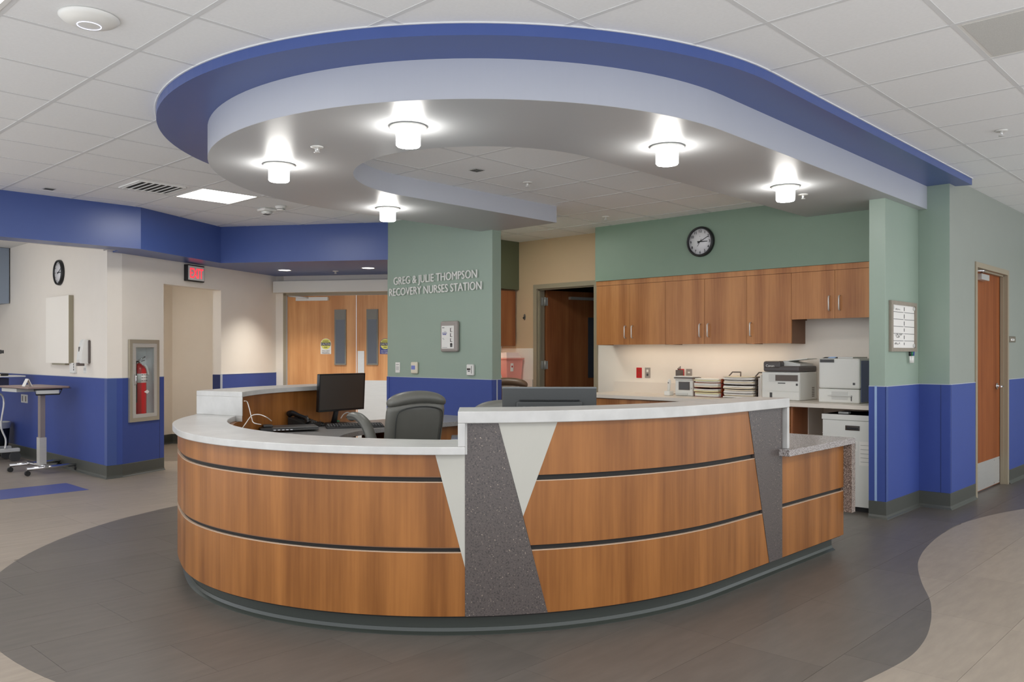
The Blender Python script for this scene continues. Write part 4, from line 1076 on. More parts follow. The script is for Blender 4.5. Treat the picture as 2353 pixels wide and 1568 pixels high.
def plate_item(name, label, cat, pl, x0, y0, x1, y1, m, th, group=None, r=.006):
    a0, a1, z0, z1 = rect(pl, x0, y0, x1, y1)
    t = thing(name, label, cat, tuple(pl.w((a0 + a1) / 2, z0, 0)), 0, group)
    b = part('plate', rpl(MB(), pl, a0, a1, z0, z1, .0005, th, r), m, t)
    return t, a0, a1, z0, z1
t, a0, a1, z0, z1 = plate_item('light_switch', 'white light switch at the left end of the pier row', 'switch', pl, 909.5, 833, 920, 857, 'white_plastic', .008)
part('rocker', MB().pbox(pl, a0 + .018, a1 - .018, z0 + .03, z1 - .045, .008, .013), 'printer_grey', t)
lines_on(pl, t, [(a0 + .015, a1 - .015, z1 - .025, .004)], 'vent_dark', .008)
t, a0, a1, z0, z1 = plate_item('card_reader', 'ivory wall control with a blue window on the pier', 'control', pl, 948, 832, 962.5, 859, 'ivory_plastic', .03, r=.012)
part('window', MB().pbox(pl, a0 + .015, a1 - .03, z0 + .045, z1 - .04, .03, .032), mat('window_blue', (120, 132, 200), .3), t)
t, a0, a1, z0, z1 = plate_item('thermostat', 'white thermostat at the right end of the pier row', 'thermostat', pl, 1076, 837.5, 1091.5, 863.5, 'white_plastic', .03, r=.01)
part('display', MB().pbox(pl, a0 + .012, a0 + .062, z0 + .055, z1 - .04, .03, .0315), 'tray_grey', t)
lines_on(pl, t, [(a0 + .018, a0 + .05, z1 - .055, .008), (a0 + .026, a0 + .056, z1 - .072, .008)], 'black', .0315)
part('button_column', MB().pbox(pl, a1 - .026, a1 - .02, z0 + .02, z1 - .015, .03, .0315), 'vent_dark', t)

# ---- clocks
def clock(pl, x, y, r, label, hands, seg=48):
    a, z = pl.hit(x, y)
    t = thing('wall_clock', label, 'clock', tuple(pl.w(a, z - r, 0)), 0, 'round wall clocks')
    M = pl.mat(a, z, 0) @ Matrix.Rotation(radians(90), 4, 'X')       # local z -> towards the visitor
    part('rim', MB().lathe([(r, .0005), (r, .022), (r * .96, .038), (r * .88, .042), (r * .85, .036), (r * .85, .02), (0, .02)], (0, 0, 0), seg, M), 'black', t)
    part('dial', MB().lathe([(0, .0205), (r * .845, .0205), (r * .845, .023), (0, .023)], (0, 0, 0), seg, M), mat('dial', (226, 224, 226), .5) if 'dial' not in MATS else 'dial', t)
    tk = MB()
    if r > .12 and 'green' in label:
        for k in range(12):
            n = str(k + 1); an = radians(90 - 30 * (k + 1))
            me = text_mesh(n, .038, .001, 1.0, 'CENTER', .0006)
            me.transform(pl.mat(a + cos(an) * r * .70, z + sin(an) * r * .70 - .0135, .0240)); link('numeral', me, 'black', t, True)
        wall_text('dial_mark', 'o', pl, a - .008, z + r * .33, .0238, .014, 'ink', t)
    else:
        for k in range(12):
            an = radians(30 * k); tk.pbox(pl, a + cos(an) * r * .72 - .006, a + cos(an) * r * .72 + .006, z + sin(an) * r * .72 - .006, z + sin(an) * r * .72 + .006, .023, .0238)
        part('hour_marks', tk, 'black', t)
    for (deg, ln, wd) in hands:
        an = radians(deg); ux, uz = cos(an), sin(an)
        M2 = pl.mat(a, z, .026)
        part('hand', MB().ext([(-ux * .03 - uz * wd, -uz * .03 + ux * wd), (-ux * .03 + uz * wd, -uz * .03 - ux * wd), (ux * ln + uz * wd * .6, uz * ln - ux * wd * .6), (ux * ln - uz * wd * .6, uz * ln + ux * wd * .6)], M2, -.002), 'black', t)
clock(P_CAB, 1611.5, 556, .152, 'round black-rimmed clock on the green soffit', ((27, .11, .0045), (-2, .085, .006), (238, .055, .002)))
clock(P_LEFT, 139, 627, .150, 'round black-rimmed clock on the beige left wall', ((27, .11, .0045), (-2, .085, .006)))

# ---- whiteboard on the wing wall
pl = P_WING
a0, a1, z0, z1 = 7.02, 7.64, 1.352, 1.768
t = thing('whiteboard', 'small framed whiteboard calendar on the green wing wall', 'whiteboard', tuple(pl.w((a0 + a1) / 2, z0, 0)))
fm = MB().pbox(pl, a0, a1, z0, z0 + .03, .0005, .022).pbox(pl, a0, a1, z1 - .03, z1, .0005, .022).pbox(pl, a0, a0 + .045, z0 + .03, z1 - .03, .0005, .022).pbox(pl, a1 - .04, a1, z0 + .03, z1 - .03, .0005, .022)
part('frame', fm, mat('frame_grey_wood', (150, 140, 126), .5, var=.08, scale=30), t)
bd = part('board', MB().pbox(pl, a0 + .045, a1 - .04, z0 + .03, z1 - .03, .0005, .010), 'paper', t)
am = (a0 + a1) / 2 + .01
rows = []
for k in range(1, 6):
    z = z1 - .03 - k * (z1 - z0 - .06) / 6; rows += [(a0 + .05, am - .01, z, .0035), (am + .012, a1 - .045, z, .0035)]
lines_on(pl, bd, rows, 'ink', .010)
rk = random.Random(5); mk = MB()
for k in range(6):
    for a in (a0 + .052, am + .004):
        z = z1 - .045 - k * (z1 - z0 - .06) / 6
        mk.pbox(pl, a, a + .012, z - .036 * rk.uniform(.5, 1), z, .010, .0112)
part('day_names', mk, 'ink', bd)
mk = MB()
for (ax, zz, n) in ((a0 + .11, z0 + .135, 9), (a0 + .13, z0 + .118, 5), (a0 + .10, z0 + .062, 7), (a0 + .12, z1 - .07, 6)):
    for k in range(n): mk.tube([pl.w(ax + k * .018, zz + rk.uniform(-.006, .006), .0108), pl.w(ax + k * .018 + .01, zz + rk.uniform(0, .014), .0108), pl.w(ax + k * .018 + .018, zz + rk.uniform(-.006, .006), .0108)], .0012, 4)
part('handwriting', mk, 'vent_dark', bd)
for (a, z) in ((a0 + .065, z1 - .055), (a1 - .06, z1 - .05), (a1 - .06, z0 + .05)): part('magnet', MB().cyl(pl.w(a, z, .010), pl.w(a, z, .018), .016, seg=16), 'printer_grey', bd)
for k, (a, c, l) in enumerate(((7.455, 'black', 'dry-erase marker with a black cap hanging under the whiteboard, left one'), (7.50, 'green_plastic', 'dry-erase marker with a green cap hanging between the other two'), (7.535, 'ink_blue', 'dry-erase marker with a blue cap hanging under the whiteboard, right one'))):
    mk = thing('marker', l, 'marker', tuple(pl.w(a, 1.25, .02)), 0, 'markers under the whiteboard')
    d = (k - 1) * -.008
    part('barrel', MB().cyl(pl.w(a + d, 1.255, .022), pl.w(a, 1.315, .022), .0085, seg=12), 'white_plastic', mk)
    part('cap', MB().cyl(pl.w(a, 1.315, .022), pl.w(a - d * .5, 1.350, .024), .0095, seg=12), c, mk)
# room sign
pl = P_RIGHT
a0, a1, z0, z1 = rect(pl, 2317, 773, 2331, 787)
t = thing('room_sign', 'small taupe room sign beside the corridor door', 'sign', tuple(pl.w((a0 + a1) / 2, z0, 0)))
part('plate', rpl(MB(), pl, a0, a1, z0, z1, .0005, .012, .004), mat('sign_taupe', (118, 110, 96), .5), t)
part('insert', MB().pbox(pl, a0 + .05, a1 - .06, z0 + .035, z1 - .045, .012, .0135), 'paper', t)
lines_on(pl, t, [(a0 + .09, a1 - .10, (z0 + z1) / 2 - .004, .006)], 'ink', .0135)
# hook on the tan wall
pl = P_BACK
a, z = pl.hit(1206, 729)
t = thing('coat_hook', 'small dark coat hook on the wall left of the doorway', 'hook', tuple(pl.w(a, z - .05, 0)))
M = pl.mat(a, z, 0) @ Matrix.Rotation(radians(90), 4, 'X')
part('rose', MB().lathe([(.03, .001), (.03, .006), (.02, .010), (0, .010)], (0, 0, 0), 20, M @ Matrix.Diagonal((.6, 1.3, 1, 1))), 'tray_grey', t)
part('prong', MB().tube([pl.w(a, z + .005, .01), pl.w(a - .002, z - .018, .018), pl.w(a - .003, z - .016, .026), pl.w(a - .003, z - .004, .03)], .006, 8), 'black', t)
# outlets on the back wall
for (x, m, l) in ((1469, 'red', 'red emergency outlet left of the grey data plate'), (1488.5, 'panel_taupe', 'grey data plate right of the red outlet above the splashback')):
    t, a0, a1, z0, z1 = plate_item('wall_outlet', l, 'outlet', P_BACK, x - 6.2, 845, x + 6.2, 869, m, .006, 'wall outlets over the counter', .003)
    am, zm = (a0 + a1) / 2, (z0 + z1) / 2
    for dz in (-.022, .022): part('socket', MB().pbox(P_BACK, am - .012, am + .012, zm + dz - .013, zm + dz + .013, .006, .0075), 'red_tray' if m == 'red' else ('white_plastic' if dz > 0 else 'dark_grey'), t)
for (x, m, l) in ((1566, 'red', 'red outlet partly hidden by the pen holder'), (1584, 'panel_taupe', 'grey data plate partly hidden by the vital signs monitor')):
    t, a0, a1, z0, z1 = plate_item('wall_outlet', l, 'outlet', P_BACK, x - 7, 848, x + 6.5, 874, m, .006, 'wall outlets over the counter', .003)
    am, zm = (a0 + a1) / 2, (z0 + z1) / 2
    for dz in (-.022, .022): part('socket', MB().pbox(P_BACK, am - .014, am + .014, zm + dz - .008, zm + dz + .008, .006, .0075), 'white_plastic' if m != 'red' else 'red_tray', t)

# ---- exit sign on the angled wall
pl = P_DIAG
a0, a1, z0, z1 = rect(Plane(tuple(pl.w(0, 0, .055))[:2], pl.u), 431, 607, 470, 650)
t = thing('exit_sign', 'black framed exit sign with glowing red letters above the passage', 'exit sign', tuple(pl.w((a0 + a1) / 2, z0, 0)))
part('housing', rpl(MB(), pl, a0, a1, z0, z1, .0005, .055, .006), 'black', t)
fc = part('face', MB().pbox(pl, a0 + .012, a1 - .012, z0 + .014, z1 - .014, .055, .058), 'exit_face', t)
me = text_mesh('EXIT', .2, .003, .72, 'LEFT', .002)
xs = [v.co.x for v in me.vertices]; zs = [v.co.z for v in me.vertices]; me.transform(Matrix.Translation((-min(xs), 0, -min(zs))))
me.transform(Matrix.Diagonal(((a1 - a0 - .07) / (max(xs) - min(xs)), 1, (z1 - z0) * .6 / (max(zs) - min(zs)), 1)))
me.transform(pl.mat(a0 + .04, z0 + (z1 - z0) * .20, .0605)); link('letters', me, 'exit_red', fc, True)
# ---- fire extinguisher cabinet
a0, a1 = pl.hit(293.5, 870)[0], pl.hit(361.5, 870)[0]; z0, z1 = pl.hit(327, 968)[1], pl.hit(327, 781)[1]
t = thing('extinguisher_cabinet', 'steel framed glass-door extinguisher cabinet recessed in the angled wall', 'cabinet', tuple(pl.w((a0 + a1) / 2, z0, 0)))
def ring4(mb, pl, a0, a1, z0, z1, w, o0, o1):
    return mb.pbox(pl, a0, a1, z0, z0 + w, o0, o1).pbox(pl, a0, a1, z1 - w, z1, o0, o1).pbox(pl, a0, a0 + w, z0 + w, z1 - w, o0, o1).pbox(pl, a1 - w, a1, z0 + w, z1 - w, o0, o1)
part('trim_frame', ring4(MB(), pl, a0, a1, z0, z1, .042, .0065, .03), mat('steel_warm', (186, 180, 164), .35, .5, .6), t)
dr = part('door', ring4(MB(), pl, a0 + .043, a1 - .043, z0 + .043, z1 - .043, .042, .012, .034), 'steel_brushed', t)
part('pane', MB().pbox(pl, a0 + .085, a1 - .085, z0 + .085, z1 - .085, .020, .023), 'pane', dr)
part('handle', MB().tube([pl.w(a0 + .065, 1.10, .034), pl.w(a0 + .062, 1.09, .055), pl.w(a0 + .062, 1.0, .055), pl.w(a0 + .065, .99, .034)], .006, 8), 'chrome', dr)
i0, i1, k0, k1 = a0 + .04, a1 - .04, z0 + .04, z1 - .04
tb = MB().pbox(pl, i0, i1, k0, k1, -.128, -.122).pbox(pl, i0, i0 + .004, k0, k1, -.122, .006).pbox(pl, i1 - .004, i1, k0, k1, -.122, .006).pbox(pl, i0, i1, k0, k0 + .004, -.122, .006).pbox(pl, i0, i1, k1 - .004, k1, -.122, .006)
part('tub', tb, mat('tub_white', (246, 247, 248), .4), t)
ac = pl.hit(327, 900)[0]; zb = k0 + .004
zl = pl.hit(322, 931)[1]; zh = pl.hit(322, 838)[1]
t = thing('fire_extinguisher', 'red fire extinguisher with a white label inside the steel cabinet', 'fire extinguisher', tuple(pl.w(ac, zb, -.045)))
c = pl.w(ac, 0, -.045); R = .076
part('cylinder', MB().lathe([(R * .9, zb), (R, zb + .012), (R, zh - .09), (R * .93, zh - .05), (R * .7, zh - .02), (R * .4, zh - .004), (R * .3, zh + .01), (0, zh + .01)], (c.x, c.y, 0), 28), 'red', t)
zb2 = pl.hit(322, 880)[1]; zt2 = pl.hit(322, 859)[1]
lb = part('label_band', MB().lathe([(R + .0006, zb2), (R + .0012, zb2), (R + .0012, zt2), (R + .0006, zt2)], (c.x, c.y, 0), 28, cap=False), 'paper', t)
mk = MB()
for k in range(3):
    for q in (-1, 0, 1): mk.pbox(pl, ac + q * .03 - .008, ac + q * .03 + .008, zb2 + .02 + k * .033, zb2 + .026 + k * .033, -.045 + R * .85, -.045 + R + .004)
part('label_print', mk, 'tray_grey', lb)
part('diamond_label', MB().ext([(-.03, 0), (.02, -.022), (.05, 0), (.02, .022)], pl.mat(ac + .02, pl.hit(322, 901)[1], -.045 + R * .97 + .003), -.002), 'paper', t)
part('valve', MB().cyl((c.x, c.y, zh + .005), (c.x, c.y, zh + .05), .014, .012, 14).tube([pl.w(ac - .01, zh + .045, -.045), pl.w(ac + .02, zh + .06, -.03), pl.w(ac + .055, zh + .085, -.01)], .008, 8).tube([pl.w(ac - .035, zh + .03, -.045), pl.w(ac + .02, zh + .035, -.03), pl.w(ac + .05, zh + .045, -.015)], .007, 8), 'chrome', t)
part('hose', MB().tube(catmull([tuple(pl.w(ac - .01, zh + .03, -.04)), tuple(pl.w(ac - .055, zh + .03, -.03)), tuple(pl.w(ac - .075, zh - .02, -.02)), tuple(pl.w(ac - .078, zh - .2, -.01)), tuple(pl.w(ac - .078, zh - .42, -.01))], 4), .009, 8), 'black', t)
part('tag', MB().tube(catmull([tuple(pl.w(ac + .03, zh + .0, -.01)), tuple(pl.w(ac + .065, zh - .04, .0)), tuple(pl.w(ac + .085, zh - .12, .004))], 4), [.006] + [.016] * 8, 4), 'paper', t)
# ---- left room wall: panel, dispenser, small controls
pl = P_LEFT
aL, aR = pl.hit(118, 760)[0], pl.hit(170, 760)[0]; zt, zb = 2.0, 1.222
t = thing('wall_panel', 'tall flat cream panel box standing proud of the left wall', 'wall panel', tuple(pl.w((aL + aR) / 2, zb, 0)))
part('body', MB().pbox(pl, aL, aR, zb, zt, .0005, .056), mat('panel_side', (160, 152, 130), .6), t)
part('face', MB().pbox(pl, aL, aR, zb, zt, .056, .060), mat('panel_face', (246, 240, 230), .6), t)
part('tray_ledge', MB().pbox(pl, aL + .18, aR - .14, zb - .02, zb, .0005, .05), 'panel_side', t)
a, z = pl.hit(205, 810)
t = thing('hand_sanitizer', 'white wall dispenser with a dark back plate near the wall corner', 'dispenser', tuple(pl.w(a, z - .13, 0)))
part('back_plate', rpl(MB(), pl, a - .055, a + .055, z - .125, z + .135, .0005, .03, .02), 'tray_grey', t)
prof = [(.03, .135), (.07, .14), (.09, .11), (.11, .0), (.12, -.08), (.11, -.12), (.03, -.125)]
part('cover', MB().loft([[tuple(pl.w(a + q * .052 * (0.85 if abs(q) == 1 else 1), z + h, o * (0.8 if abs(q) == 1 else 1))) for o, h in prof] for q in (-1, -.7, .7, 1)], smooth=False), 'white_plastic', t)
part('nozzle', MB().pbox(pl, a - .03, a + .03, z - .15, z - .115, .06, .125), 'tray_grey', t)
part('window', MB().pbox(pl, a - .012, a + .012, z - .03, z + .06, .1, .1085), 'tray_grey', t)
t, a0, a1, z0, z1 = plate_item('light_switch', 'white switch plate under the hand dispenser', 'switch', pl, 193, 839, 200, 858, 'white_plastic', .008)
part('rocker', MB().pbox(pl, a0 + .02, a1 - .02, z0 + .03, z1 - .03, .008, .012), 'printer_grey', t)
t, a0, a1, z0, z1 = plate_item('thermostat', 'white control box at the foot of the cream panel', 'thermostat', pl, 167, 834, 178, 858, 'white_plastic', .035, r=.006)
for k in range(3): part('button', MB().box((0, 0, 0), (.02, .002, .02), pl.mat(a1 - .03, z0 + .03 + k * .03, .035)), 'dark_grey', t)
t, a0, a1, z0, z1 = plate_item('wall_outlet', 'grey double outlet low on the blue wall behind the table', 'outlet', pl, 50, 906, 65, 927, 'printer_grey', .01)
for q in (.25, .75): part('socket', MB().pbox(pl, a0 + (a1 - a0) * q - .015, a0 + (a1 - a0) * q + .015, z0 + .02, z1 - .02, .010, .013), 'tray_grey', t)
# ================================================================ chairs
def chair(name, label, loc, rz, m, group, hs=1.0):
    t = thing(name, label, 'chair', loc, rz, group)
    L = lambda n, mb, mm, par=t, **k: part(n, mb, mm, par, world=False, **k)
    def rr(w, d, x, y, z, n=24, p=3.2):
        out = []
        for k in range(n):
            a = 2 * pi * k / n; c, s = cos(a), sin(a)
            out.append(Vector((x + w * math.copysign(abs(c) ** (2 / p), c), y + d * math.copysign(abs(s) ** (2 / p), s), z)))
        return out
    # five-star base
    L('gas_post', MB().cyl((0, 0, .10), (0, 0, .40), .028, .024, 16), 'black')
    for k in range(5):
        a = radians(90 + 72 * k); e = (cos(a) * .28, sin(a) * .28)
        lg = L('base_arm', MB().tube([(0, 0, .115), (e[0] * .5, e[1] * .5, .105), (e[0], e[1], .075)], [.026, .022, .016], 8), 'black')
        L('caster', MB().cyl((e[0] - .02 * sin(a), e[1] + .02 * cos(a), .028), (e[0] + .02 * sin(a), e[1] - .02 * cos(a), .028), .028, seg=14).cyl((e[0], e[1], .03), (e[0], e[1], .075), .008, seg=8), 'black', lg)
    L('seat', MB().loft([rr(.22, .22, 0, .02, .40), rr(.255, .25, 0, .02, .42), rr(.265, .26, 0, .02, .46), rr(.255, .25, 0, .02, .50), rr(.20, .20, 0, .02, .515)]), m, subsurf=1)
    # backrest: a leaning pad, wide at the shoulders, ending in a thick roll
    Z = [(.46, .19, .040, -.21), (.50, .208, .052, -.215), (.60, .218, .060, -.23), (.72, .224, .062, -.25), (.84, .228, .062, -.272), (.94, .230, .060, -.29), (1.0, .226, .056, -.300)]
    bk = L('backrest', MB().loft([rr(w, d, 0, y, z * hs) for z, w, d, y in Z]), m, subsurf=1)
    rings = []
    for k in range(13):
        q = -1 + 2 * k / 12; x = q * .232; f = 1 - abs(q) ** 6 * .5
        zc = (1.022 - .034 * q * q) * hs; yc = -.300
        rings.append([Vector((x, yc + .066 * f * cos(a), zc + .050 * f * sin(a))) for a in [2 * pi * j / 14 for j in range(14)]])
    L('head_roll', MB().loft(rings), m, bk, subsurf=1)
    L('back_seam', MB().tube(catmull([(-.165, -.268, .50), (-.178, -.308, .72), (-.186, -.340, .89 * hs), (-.15, -.352, .945 * hs), (0, -.358, .965 * hs), (.15, -.352, .945 * hs), (.186, -.340, .89 * hs), (.178, -.308, .72), (.165, -.268, .50)], 4), .0045, 6), 'leather_seam', bk)
    L('lumbar_seam', MB().tube(catmull([(-.22, -.268, .585), (0, -.292, .565), (.22, -.268, .60)], 5), .004, 6), 'leather_seam', bk)
    for s in (-1, 1):
        path = [(s * .225, -.20, .46), (s * .245, -.18, .60), (s * .258, -.14, .74), (s * .264, -.07, .845), (s * .266, .02, .89), (s * .266, .10, .895), (s * .264, .14, .885)]
        cp = catmull(path, 4)
        rings = []
        for i, p in enumerate(cp):
            tv = Vector(cp[min(i + 1, len(cp) - 1)]) - Vector(cp[max(i - 1, 0)]); tv.normalize()
            nx = Vector((1, 0, 0)); ny = tv.cross(nx).normalized()
            rings.append([Vector(p) + nx * (.040 * cos(a) * (.55 if i == len(cp) - 1 else 1)) + ny * (.030 * sin(a) * (.5 if i == len(cp) - 1 else 1)) for a in [2 * pi * j / 12 for j in range(12)]])
        ar = L('armrest', MB().loft(rings), m)
        L('arm_seam', MB().tube([Vector(p) + Vector((s * .040, 0, 0)) for p in cp], .0028, 5), 'leather_seam', ar)
    L('adjust_lever', MB().tube([(-.2, -.02, .41), (-.29, -.03, .40), (-.31, -.03, .405)], .008, 6), 'black')
    return t
chair('office_chair', 'grey leather office chair turned to the left workstation behind the low ledge', (3.75, 4.71, 0), radians(-7), 'leather', 'leather office chairs', 1.01)
chair('office_chair', 'grey leather office chair mostly hidden behind the black monitor', (4.01, 3.71, 0), radians(-62), 'leather', 'leather office chairs', .98)
chair('office_chair', 'brown leather office chair in the nook behind the pier', (6.62, 6.42, 0), radians(120), 'leather_brown', 'leather office chairs', .99)

# ================================================================ things on the work surface
ZW = 0.7503
def monitor(label, loc, rz, w, h, lift, shell, tilt=0.0, back_logo=None, name='monitor', screen='screen', thick=.03):
    """local +y is where the screen looks"""
    t = thing(name, label, 'monitor', loc, rz)
    L = lambda n, mb, mm, par=t, **k: part(n, mb, mm, par, world=False, **k)
    M = Matrix.Translation((0, 0, lift + h / 2)) @ Matrix.Rotation(tilt, 4, 'X')
    sh = L('shell', MB().rbox((-w / 2, -thick, -h / 2), (w / 2, 0, h / 2), .006, M), shell)
    L('bezel', MB().box((-w / 2, 0, -h / 2), (w / 2, .004, -h / 2 + .016), M).box((-w / 2, 0, h / 2 - .010), (w / 2, .004, h / 2), M).box((-w / 2, 0, -h / 2 + .016), (-w / 2 + .010, .004, h / 2 - .010), M).box((w / 2 - .010, 0, -h / 2 + .016), (w / 2, .004, h / 2 - .010), M), 'black_gloss')
    L('screen', MB().box((-w / 2 + .010, 0, -h / 2 + .016), (w / 2 - .010, .002, h / 2 - .010), M), screen)
    L('stand_neck', MB().tube([(0, -.10, .01), (0, -.085, lift * .6), (0, -.045, lift + h * .3)], [.026, .022, .020], 10), 'black')
    L('stand_foot', MB().lathe([(0, .012), (.10, .012), (.115, .006), (.115, 0), (0, 0)], (0, -.08, 0), 32), 'black')
    return t, L, M, sh
# left monitor, screen towards the chair
mx, my = at_z(792, 968, ZW)
t, L, M, sh = monitor('black monitor with its dark screen facing the grey chair', (4.02, 5.72, ZW), radians(0), .50, .305, .115, 'black_gloss', radians(-3))
dv = Vector((3.80 - 4.02, 4.66 - 5.72, 0))
cam_dir = atan2(-5.72, -4.02)
t.rotation_euler = (0, 0, cam_dir + radians(43) - radians(90)); WM[t.name] = Matrix.Translation(t.location) @ Matrix.Rotation(t.rotation_euler[2], 4, 'Z')
# black monitor seen from behind
t, L, M, sh = monitor('wide black monitor seen from behind above the high ledge', (3.55, 3.07, ZW), 0, .525, .325, .072, 'monitor_shell', 0.0, thick=.045)
t.rotation_euler = (0, 0, atan2(3.07, 3.55) - radians(90) + radians(1.5))
L('top_edge', MB().rbox((-.263, -.047, .155), (.263, .004, .164), .003, M), 'monitor_shell_light', sh)
L('rear_cover', MB().rbox((-.185, -.062, -.12), (.185, -.04, .085), .01, M), 'monitor_shell', sh)
vg = MB()
for k in range(46): vg.box((-.165 + k * .0073, -.0635, .088), (-.161 + k * .0073, -.045, .094), M)
L('vent_slots', vg, 'black', sh)
me = text_mesh('acer', .062, .002, 1.3, 'LEFT', .001); me.transform(Matrix.Rotation(pi, 4, 'Z') @ Matrix.Identity(4))
me.transform(Matrix.Rotation(pi, 4, 'Z')); me.transform(M @ Matrix.Translation((-.155, -.0632, .028))); link('logo', me, 'monitor_shell_light', sh, False)
# keyboard
kx, ky = at_z(815, 976.5, ZW + .02)
kb = thing('keyboard', 'black keyboard in front of the left monitor', 'keyboard', (kx, ky, ZW), radians(-28))
Mk = Matrix.Rotation(radians(6), 4, 'X')
part('case', MB().rbox((-.225, -.075, .004), (.225, .075, .020), .005, Mk), 'black', kb, world=False)
keym = MB().rbox((-.0082, -.0075, 0), (.0082, .0075, .007), .002).mesh('key'); keym.materials.append(MATS['dark_grey'])
for r in range(5):
    for c in range(20):
        if r == 0 and 4 <= c <= 9: continue
        o = bpy.data.objects.new('key', keym); COL.objects.link(o); o.parent = kb
        o.matrix_local = Mk @ Matrix.Translation((-.205 + c * .0216, -.052 + r * .0225, .020))
part('key', MB().rbox((-.122, -.0595, .020), (.0, -.0445, .027), .002, Mk), 'dark_grey', kb, world=False)
gx, gy = at_z(772, 972, ZW)
solo('tape_roll', MB().lathe([(.018, ZW), (.03, ZW), (.03, ZW + .02), (.018, ZW + .02), (.018, ZW)], (gx - .0, gy, 0), 28, cap=False), 'green_plastic', 'small green round pad under the keyboard corner', 'pad')
# desk phone
px_, py_ = at_z(700, 982, ZW)
ph = thing('desk_phone', 'black desk phone with its handset beside the laptop', 'phone', (px_, py_, ZW), radians(25))
part('body', MB().loft([[(-.10, -.09, 0), (.10, -.09, 0), (.10, -.09, .03), (-.10, -.09, .03)], [(-.10, .09, 0), (.10, .09, 0), (.10, .09, .085), (-.10, .09, .085)]], smooth=False), 'black', ph, world=False, bevel=.004)
part('handset', MB().tube(catmull([(-.075, -.085, .045), (-.075, -.06, .075), (-.075, .0, .095), (-.075, .06, .115), (-.075, .10, .105)], 4), [.024, .025, .022, .02, .018, .017, .017, .017, .017, .017, .018, .02, .022, .025, .026, .026, .024], 10), 'black_gloss', ph, world=False)
part('display', MB().box((-.03, .02, .070), (.08, .075, .0862), Matrix.Rotation(radians(0), 4, 'X')), 'screen', ph, world=False)
for r in range(4):
    for c in range(3): part('key', MB().box((-.02 + c * .03, -.075 + r * .022, .036 + r * .0065), (-.0 + c * .03, -.060 + r * .022, .046 + r * .0068)), 'dark_grey', ph, world=False)
part('cord', MB().tube([(.08 + .01 * cos(k * .9), -.10 - k * .0022, .012 + .008 * sin(k * .9)) for k in range(40)], .003, 5), 'black', ph, world=False)
# laptop on its dock
lx, ly = at_z(675, 984, ZW + .02)
lp = thing('laptop', 'closed grey laptop lying on the left worktop', 'laptop', (lx, ly, ZW), radians(-25))
part('base', MB().rbox((-.17, -.12, .012), (.17, .12, .026), .005), 'dark_grey', lp, world=False)
part('lid', MB().rbox((-.17, -.12, .0275), (.17, .12, .036), .004), mat('lid_grey', (98, 98, 98), .4, .5, .3), lp, world=False)
part('port', MB().box((-.1705, -.08, .016), (-.168, -.06, .022)), 'chrome', lp, world=False)
for k in range(5): part('port', MB().box((-.16 + k * .03, -.1208, .016), (-.142 + k * .03, -.1195, .022)), 'chrome', lp, world=False)
me = text_mesh('oo', .02, .0005); me.transform(Matrix.Rotation(radians(-90), 4, 'X')); me.transform(Matrix.Translation((-.01, 0, .0364))); link('logo', me, 'black', lp, False)
dx, dy = at_z(610, 986, ZW + .02)
dk = thing('laptop_dock', 'black docking station with cables left of the laptop', 'dock', (dx, dy, ZW), radians(-25))
part('case', MB().rbox((-.05, -.12, 0), (.05, .12, .035), .008), 'black', dk, world=False)
part('latch', MB().rbox((-.02, -.05, .035), (.05, .05, .052), .006), 'dark_grey', dk, world=False)
for (pts, nm, l) in (([(560, 926, .0), (571, 929, .0), (578, 950, .0), (584, 968, .0)], 'white_cable', 'white cable hanging down the wood panel to the dock'),):
    pass
def cable_px(name, label, pts, r, m):
    """cable through surveyed points: (column, row, plan radius from the desk centre)"""
    out = []
    for (x, y, R) in pts:
        rr_ = ray(x, y); a2 = rr_[0] ** 2 + rr_[1] ** 2; b2 = rr_[0] * DC[0] + rr_[1] * DC[1]; c2 = DC[0] ** 2 + DC[1] ** 2 - R * R
        disc = max(0.0, b2 * b2 - a2 * c2); tt = (b2 + sqrt(disc)) / a2
        out.append((rr_[0] * tt, rr_[1] * tt, max(ZW + r, EYE + rr_[2] * tt)))
    solo(name, MB().tube(catmull(out, 5), r, 6), m, label, 'cable')
cable_px('white_cable', 'white cable hanging down the wood panel to the dock', [(561, 922, 1.66), (568, 924, 1.65), (573, 940, 1.63), (578, 960, 1.60), (583, 972, 1.52), (600, 976, 1.50)], .003, 'cable_white')
cable_px('white_cable', 'white cable arching over the worktop behind the dock', [(557, 984, 1.62), (565, 973, 1.62), (578, 956, 1.60), (595, 953, 1.55), (612, 959, 1.50), (624, 968, 1.48)], .003, 'cable_white')
cable_px('white_cable', 'white cable looping beneath the left monitor', [(783, 962, 1.62), (790, 952, 1.62), (800, 948, 1.62), (806, 953, 1.62), (809, 962, 1.60)], .004, 'cable_white')
mx_, my_ = at_z(737, 979, ZW)
ms = thing('computer_mouse', 'small black mouse beside the laptop', 'mouse', (mx_, my_, ZW), radians(-20))
part('shell', MB().loft([[(.032 * cos(a) * k, .05 * sin(a) * k, h) for a in [2 * pi * j / 18 for j in range(18)]] for k, h in ((1, 0), (1.02, .012), (.9, .024), (.6, .031), (.2, .034))]), 'black_gloss', ms, world=False)
part('wheel', MB().cyl((-.004, .025, .029), (.004, .025, .029), .009, seg=12), 'dark_grey', ms, world=False)
